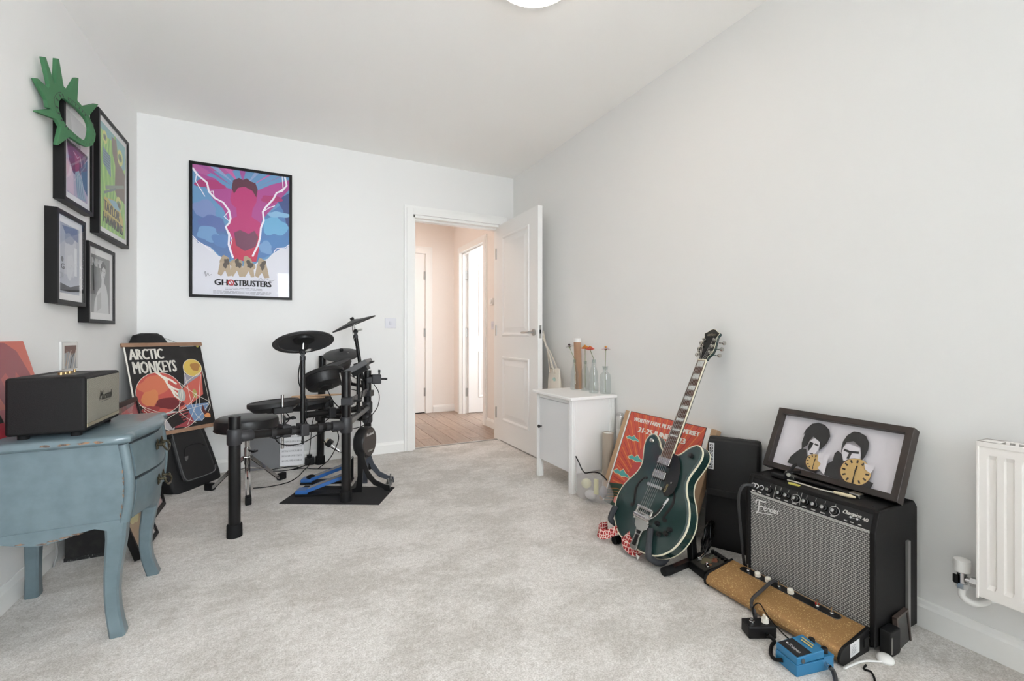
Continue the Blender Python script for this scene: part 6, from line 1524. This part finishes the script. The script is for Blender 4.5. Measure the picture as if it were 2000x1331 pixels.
# stomp boxes
pb = thing('effects_pedal', 'black stomp box with worn printed top and chrome switches beside the guitar stand', 'pedal', (1.505, 1.225, 0))
pu, pv = V(.93, -.18, 0).normalized(), V(.18, .93, 0).normalized(); pc = V(1.508, 1.242, 0)
def pq(a, b, z): return pc + pu * a + pv * b + V(0, 0, z)
MB().add([pq(a, b, z) for a, b, z in ((-.062, -.045, 0), (.070, -.045, 0), (.070, .045, 0), (-.062, .045, 0), (-.060, -.044, .030), (.068, -.044, .055), (.068, .044, .055), (-.060, .044, .030))], [(3, 2, 1, 0), (4, 5, 6, 7), (0, 1, 5, 4), (1, 2, 6, 5), (2, 3, 7, 6), (3, 0, 4, 7)]).build('housing', BLACKP, pb, bevel=.002)
tu_, tv_ = (pq(.068, 0, .055) - pq(-.060, 0, .030)), pv * .088; tn_ = tu_.cross(tv_).normalized()
A = Art(pq(-.060, .044, .0304), tu_, -tv_, tn_, eps=.0003); A.rect(.03, .04, .97, .96, (56, 54, 48)); A.blob(.4, .4, .2, .16, (112, 104, 80), 2); A.blob(.62, .6, .12, .1, (126, 72, 50), 5); A.blob(.3, .75, .1, .07, (146, 96, 60), 7); A.blob(.7, .3, .12, .08, (92, 96, 84), 9); A.build('print', pb)
for a, b in ((-.03, .022), (-.03, -.026)):
    c = pq(a, b, .037); MB().lathe([(0, 0), (.009, 0), (.009, .005), (.0055, .006), (.0055, .016), (.004, .018), (0, .018)], c, tn_, 16).build('foot_switch', CHROME, pb)
for i in range(5): MB().lathe([(0, 0), (.0075, 0), (.007, .012), (0, .013)], pq(.048, -.036 + .018 * i, .051), tn_, 14).build('knob', BLACKP, pb)
for i in range(3): MB().cyl(pq(.022, -.024 + .024 * i, .045), pq(.020, -.024 + .024 * i, .058), .0028, n=8).build('toggle', CHROME, pb)
jp = MB().cyl(pq(-.035, .01, .052), pq(.0, .03, .054), .006, n=10).build('jack_plug', CHROME, pb)
sp_ = thing('effects_pedal', 'mini black stomp box with a white knob in front of the gold effects unit', 'pedal', (1.335, .905, 0))
mu_, mv_ = V(.90, -.44, 0), V(.44, .90, 0); mc_ = V(1.332, .912, 0)
def mq(a, b, z): return mc_ + mu_ * a + mv_ * b + V(0, 0, z)
MB().obox(mq(0, 0, .019), mu_ * .044, mv_ * .024, V(0, 0, .019)).build('housing', BLACKP, sp_, bevel=.004)
MB().lathe([(0, 0), (.011, 0), (.010, .013), (0, .014)], mq(.020, .0, .038), (0, 0, 1), 20).build('knob', CRM, sp_)
MB().obox(mq(.020, 0, .054), mu_ * .003, mv_ * .009, V(0, 0, .006)).build('knob_fin', CRM, sp_, bevel=.002)
MB().lathe([(0, 0), (.008, 0), (.008, .004), (.005, .005), (.005, .012), (0, .013)], mq(-.022, 0, .038), (0, 0, 1), 14).build('foot_switch', CHROME, sp_)
for s in (-1, 1): MB().cyl(mq(.012, s * .024, .018), mq(.012, s * .034, .018), .006, n=10).build('jack', CHROME, sp_)
bp_ = thing('effects_pedal', 'bright blue stomp box with black label and two black knobs on the carpet', 'pedal', (1.33, .765, 0))
bu, bv = V(.97, -.20, 0).normalized(), V(.20, .97, 0).normalized(); bc = V(1.328, .770, 0)
def bq(a, b, z): return bc + bu * a + bv * b + V(0, 0, z)
PEDB = mat('pedal_enamel_blue', (44, 116, 160), .4)
MB().obox(bq(0, 0, .016), bu * .066, bv * .036, V(0, 0, .016)).build('base', PEDB, bp_, bevel=.002)
MB().add([bq(a, b, z) for a, b, z in ((-.064, -.035, .033), (.032, -.035, .036), (.032, .035, .036), (-.064, .035, .033), (-.064, -.035, .052), (.032, -.035, .058), (.032, .035, .058), (-.064, .035, .052))], [(3, 2, 1, 0), (4, 5, 6, 7), (0, 1, 5, 4), (1, 2, 6, 5), (2, 3, 7, 6), (3, 0, 4, 7)]).build('treadle', PEDB, bp_, bevel=.002)
MB().obox(bq(.048, 0, .035), bu * .018, bv * .036, V(0, 0, .004)).build('control_plate', PEDB, bp_)
TU, TV = bq(.032, 0, .058) - bq(-.064, 0, .052), bv * -.07; TN = V(-.06, 0, 1).normalized()
A = Art(bq(-.060, .033, .0526), bv * -.066, (bq(.032, 0, .058) - bq(-.060, 0, .0523)), TN, eps=.0003)
A = Art(bq(.031, .034, .0582), -bu * .094 + V(0, 0, -.0056), bv * -.068, TN, eps=.0003)
A.rect(.42, .03, .97, .97, (28, 28, 30)); A.build('print', bp_)
A = Art(bq(-.026, .028, .0552), V(0, 0, 0) - bv * .056, bu * -.026 + V(0, 0, -.0016), TN, eps=.0003); A.lay = 2
A.circ(.14, .5, .06, (226, 226, 226)); A.text('TC electronic', .26, .3, .92, .7, (226, 226, 226)); A.build('logo', bp_)
A = Art(bq(.026, .030, .0584), -bv * .06, bu * -.028 + V(0, 0, -.0016), TN, eps=.0003); A.lay = 2
for k in range(2): A.rect(.1 + .12 * k, .2 + .36 * k, .72 + .1 * k, .38 + .36 * k, (196, 178, 112))
A.build('title_print', bp_)
MB().cyl(bq(-.045, -.036, .042), bq(-.045, -.0385, .042), .006, n=12).build('screw', STEEL, bp_)
for s in (-1, 1): MB().lathe([(0, 0), (.009, 0), (.0085, .012), (.007, .014), (0, .0145)], bq(.050, s * .02, .039), (0, 0, 1), 18).build('knob', BLACKP, bp_)
MB().cyl(bq(.035, -.036, .02), bq(.035, -.050, .02), .006, n=10).build('jack', CHROME, bp_)

# leads
LEAD = mat('lead_grey', (52, 52, 54), .5)
solo(MB().tube([cpT + cpU * (pwid * .022) + cpW * .5 + cpN * .003, V(1.535, 1.112, .38), V(1.535, 1.132, .33), V(1.555, 1.142, .24), V(1.572, 1.140, .1), V(1.583, 1.137, .03), V(1.61, 1.135, .0065), V(1.66, 1.142, .0065)], .0055, 8), 'guitar_lead', LEAD, 'grey lead plugged into the amplifier input and hanging down its front', 'cable')
solo(MB().tube([gpt(1.54, .985, .014), gpt(1.525, .992, .018), gpt(1.46, .99, .012), V(1.405, .985, .052), V(1.385, .972, .035), V(1.372, .955, .04), mq(.012, .036, .019)], .0055, 8), 'patch_lead', LEAD, 'short dark lead joining the gold unit to the mini black stomp box', 'cable')
solo(MB().tube([mq(.012, -.034, .018), mq(.02, -.05, .012), V(1.31, .855, .006), V(1.275, .835, .006), V(1.255, .81, .012), bq(-.066, .01, .016)], .0052, 8), 'patch_lead', RUBBER, 'short black lead joining the mini stomp box to the blue one', 'cable')
solo(MB().tube([bq(.035, -.05, .02), V(1.352, .705, .012), V(1.325, .685, .006), V(1.28, .66, .006), V(1.22, .62, .006)], .006, 8), 'patch_lead', LEAD, 'thick dark lead leaving the blue stomp box', 'cable')
solo(MB().tube([mq(.0, .026, .03), V(1.365, .955, .05), V(1.385, .945, .065), V(1.395, .92, .03), V(1.392, .86, .004), V(1.39, .80, .004), bq(.05, .037, .014)], .002, 6), 'power_cable', RUBBER, 'thin black power wire running along the edge of the gold unit', 'cable')
solo(MB().tube([V(1.478, .686, .003), V(1.455, .680, .003), V(1.46, .665, .003), V(1.435, .645, .003), V(1.38, .62, .003)], .0028, 6), 'power_cable', RUBBER, 'loose black wire on the carpet past the end of the gold unit', 'cable')
pa = thing('power_supply', 'white oval power supply half under the corner of the amplifier', 'adapter', (1.565, .69, 0))
MB().lathe([(0, 0), (.020, 0), (.022, .005), (.020, .011), (.014, .016), (0, .017)], (1.552, .672, 0), (0, 0, 1), 24).build('body', WHITEP, pa)
MB().tube([(1.535, .67, .004), (1.49, .695, .004), (1.44, .703, .004), (1.405, .705, .004)], .003, 6).build('cord', WHITEP, pa)
solo(MB().tube([V(1.66, 1.20, .005), V(1.62, 1.178, .005), V(1.588, 1.168, .006), V(1.566, 1.172, .016), V(1.556, 1.182, .032), V(1.548, 1.182, .042)], .004, 6), 'power_cable', RUBBER, 'black wire running from the end of the gold unit towards the case', 'cable')

# ------------------------------------------------------------------ radiator
RADW = mat('radiator_white', (238, 234, 230), .35)
ry1, ry0, rz0, rz1, rxf, rxb = .540, -.36, .205, .648, 1.752, 1.815
rd = thing('radiator', 'white ridged panel radiator with slotted top on the wall', 'radiator', (1.79, .1, .2))
# pressed front panel with vertical flutes
pf = []
y = ry1 - .004; pf.append((y, 0)); pitch = .0333
edges = [ry1 - .022]
pts = [(ry1 - .002, 0.0), (ry1 - .014, 0.0)]
yy = ry1 - .014
while yy - pitch > ry0:
    pts += [(yy - .006, 0), (yy - .010, .006), (yy - .022, .006), (yy - .026, 0)]; yy -= pitch
pts.append((ry0, 0))
rows = [(rz0 + .002, 0), (rz0 + .030, 0), (rz0 + .042, 1), (rz1 - .048, 1), (rz1 - .036, 0), (rz1 - .012, 0)]
vs_ = []; fs = []
for z, on in rows:
    for yv, dv in pts: vs_.append((rxf + dv * on, yv, z))
n = len(pts)
for j in range(len(rows) - 1):
    for i in range(n - 1): fs.append((j * n + i, j * n + i + 1, (j + 1) * n + i + 1, (j + 1) * n + i))
MB().add(vs_, fs).build('front_panel', RADW, rd)
MB().box((rxb - .008, ry0, rz0 + .002), (rxb, ry1 - .002, rz1 - .012)).build('back_panel', RADW, rd)
MB().box((rxf - .003, ry1 - .004, rz0 - .004), (rxb + .004, ry1 + .002, rz1)).build('end_panel', RADW, rd, bevel=.002)
MB().box((rxf + .004, ry0, rz0), (rxb, ry1 - .004, rz0 + .006)).build('bottom_edge', RADW, rd)
tg = MB(); tg.box((rxf - .003, ry0, rz1 - .014), (rxf + .010, ry1 + .002, rz1)); tg.box((rxb - .010, ry0, rz1 - .014), (rxb + .004, ry1 + .002, rz1)); tg.box((rxf, ry1 - .040, rz1 - .005), (rxb, ry1 + .002, rz1))
go = tg.build('top_grille', RADW, rd, bevel=.0015)
MB().box((rxf + .010, ry0, rz1 - .03), (rxb - .010, ry1 - .03, rz1 - .028)).build('grille_shadow', mat('shadow_grey', (64, 62, 60), .7), go)  # dark sheet under the slats, coloured as the shade in the gaps
yy = ry1 - .052
while yy > ry0: MB().obox((1.7835, yy, rz1 - .0025), (.024, .006, 0), (0, .0036, 0), (0, 0, .002)).build('grille_slat', RADW, go); yy -= .018
vv = thing('radiator_valve', 'white and chrome radiator valve with pipe elbow at the radiator end', 'valve', (1.80, .585, .18))
MB().lathe([(.0, 0), (.014, 0), (.019, .004), (.0205, .03), (.019, .037), (.012, .040), (0, .041)], (1.793, .585, .243), (0, 0, 1), 24).build('handwheel', WHITEP, vv)
MB().cyl((1.793, .585, .20), (1.793, .585, .244), .0115, n=18).build('valve_body', CHROME, vv)
MB().cyl((1.793, .585, .225), (1.793, .538, .225), .008, n=16).build('tail_pipe', CHROME, vv)
MB().cyl((1.793, .565, .225), (1.793, .545, .225), .0145, n=6).build('hex_nut', CHROME, vv)
MB().cyl((1.793, .585, .196), (1.793, .585, .212), .0145, n=6).build('hex_nut', CHROME, vv)
MB().obox((1.780, .596, .222), (.004, .003, 0), (0, .005, 0), (0, 0, .013)).build('drain_lever', BLACKP, vv, bevel=.002)
MB().tube([(1.793, .585, .20), (1.793, .585, .175), (1.795, .575, .163), (1.80, .56, .16), (1.825, .55, .16), (1.852, .548, .16)], .0095, 12).build('supply_pipe', WHITEP, vv)
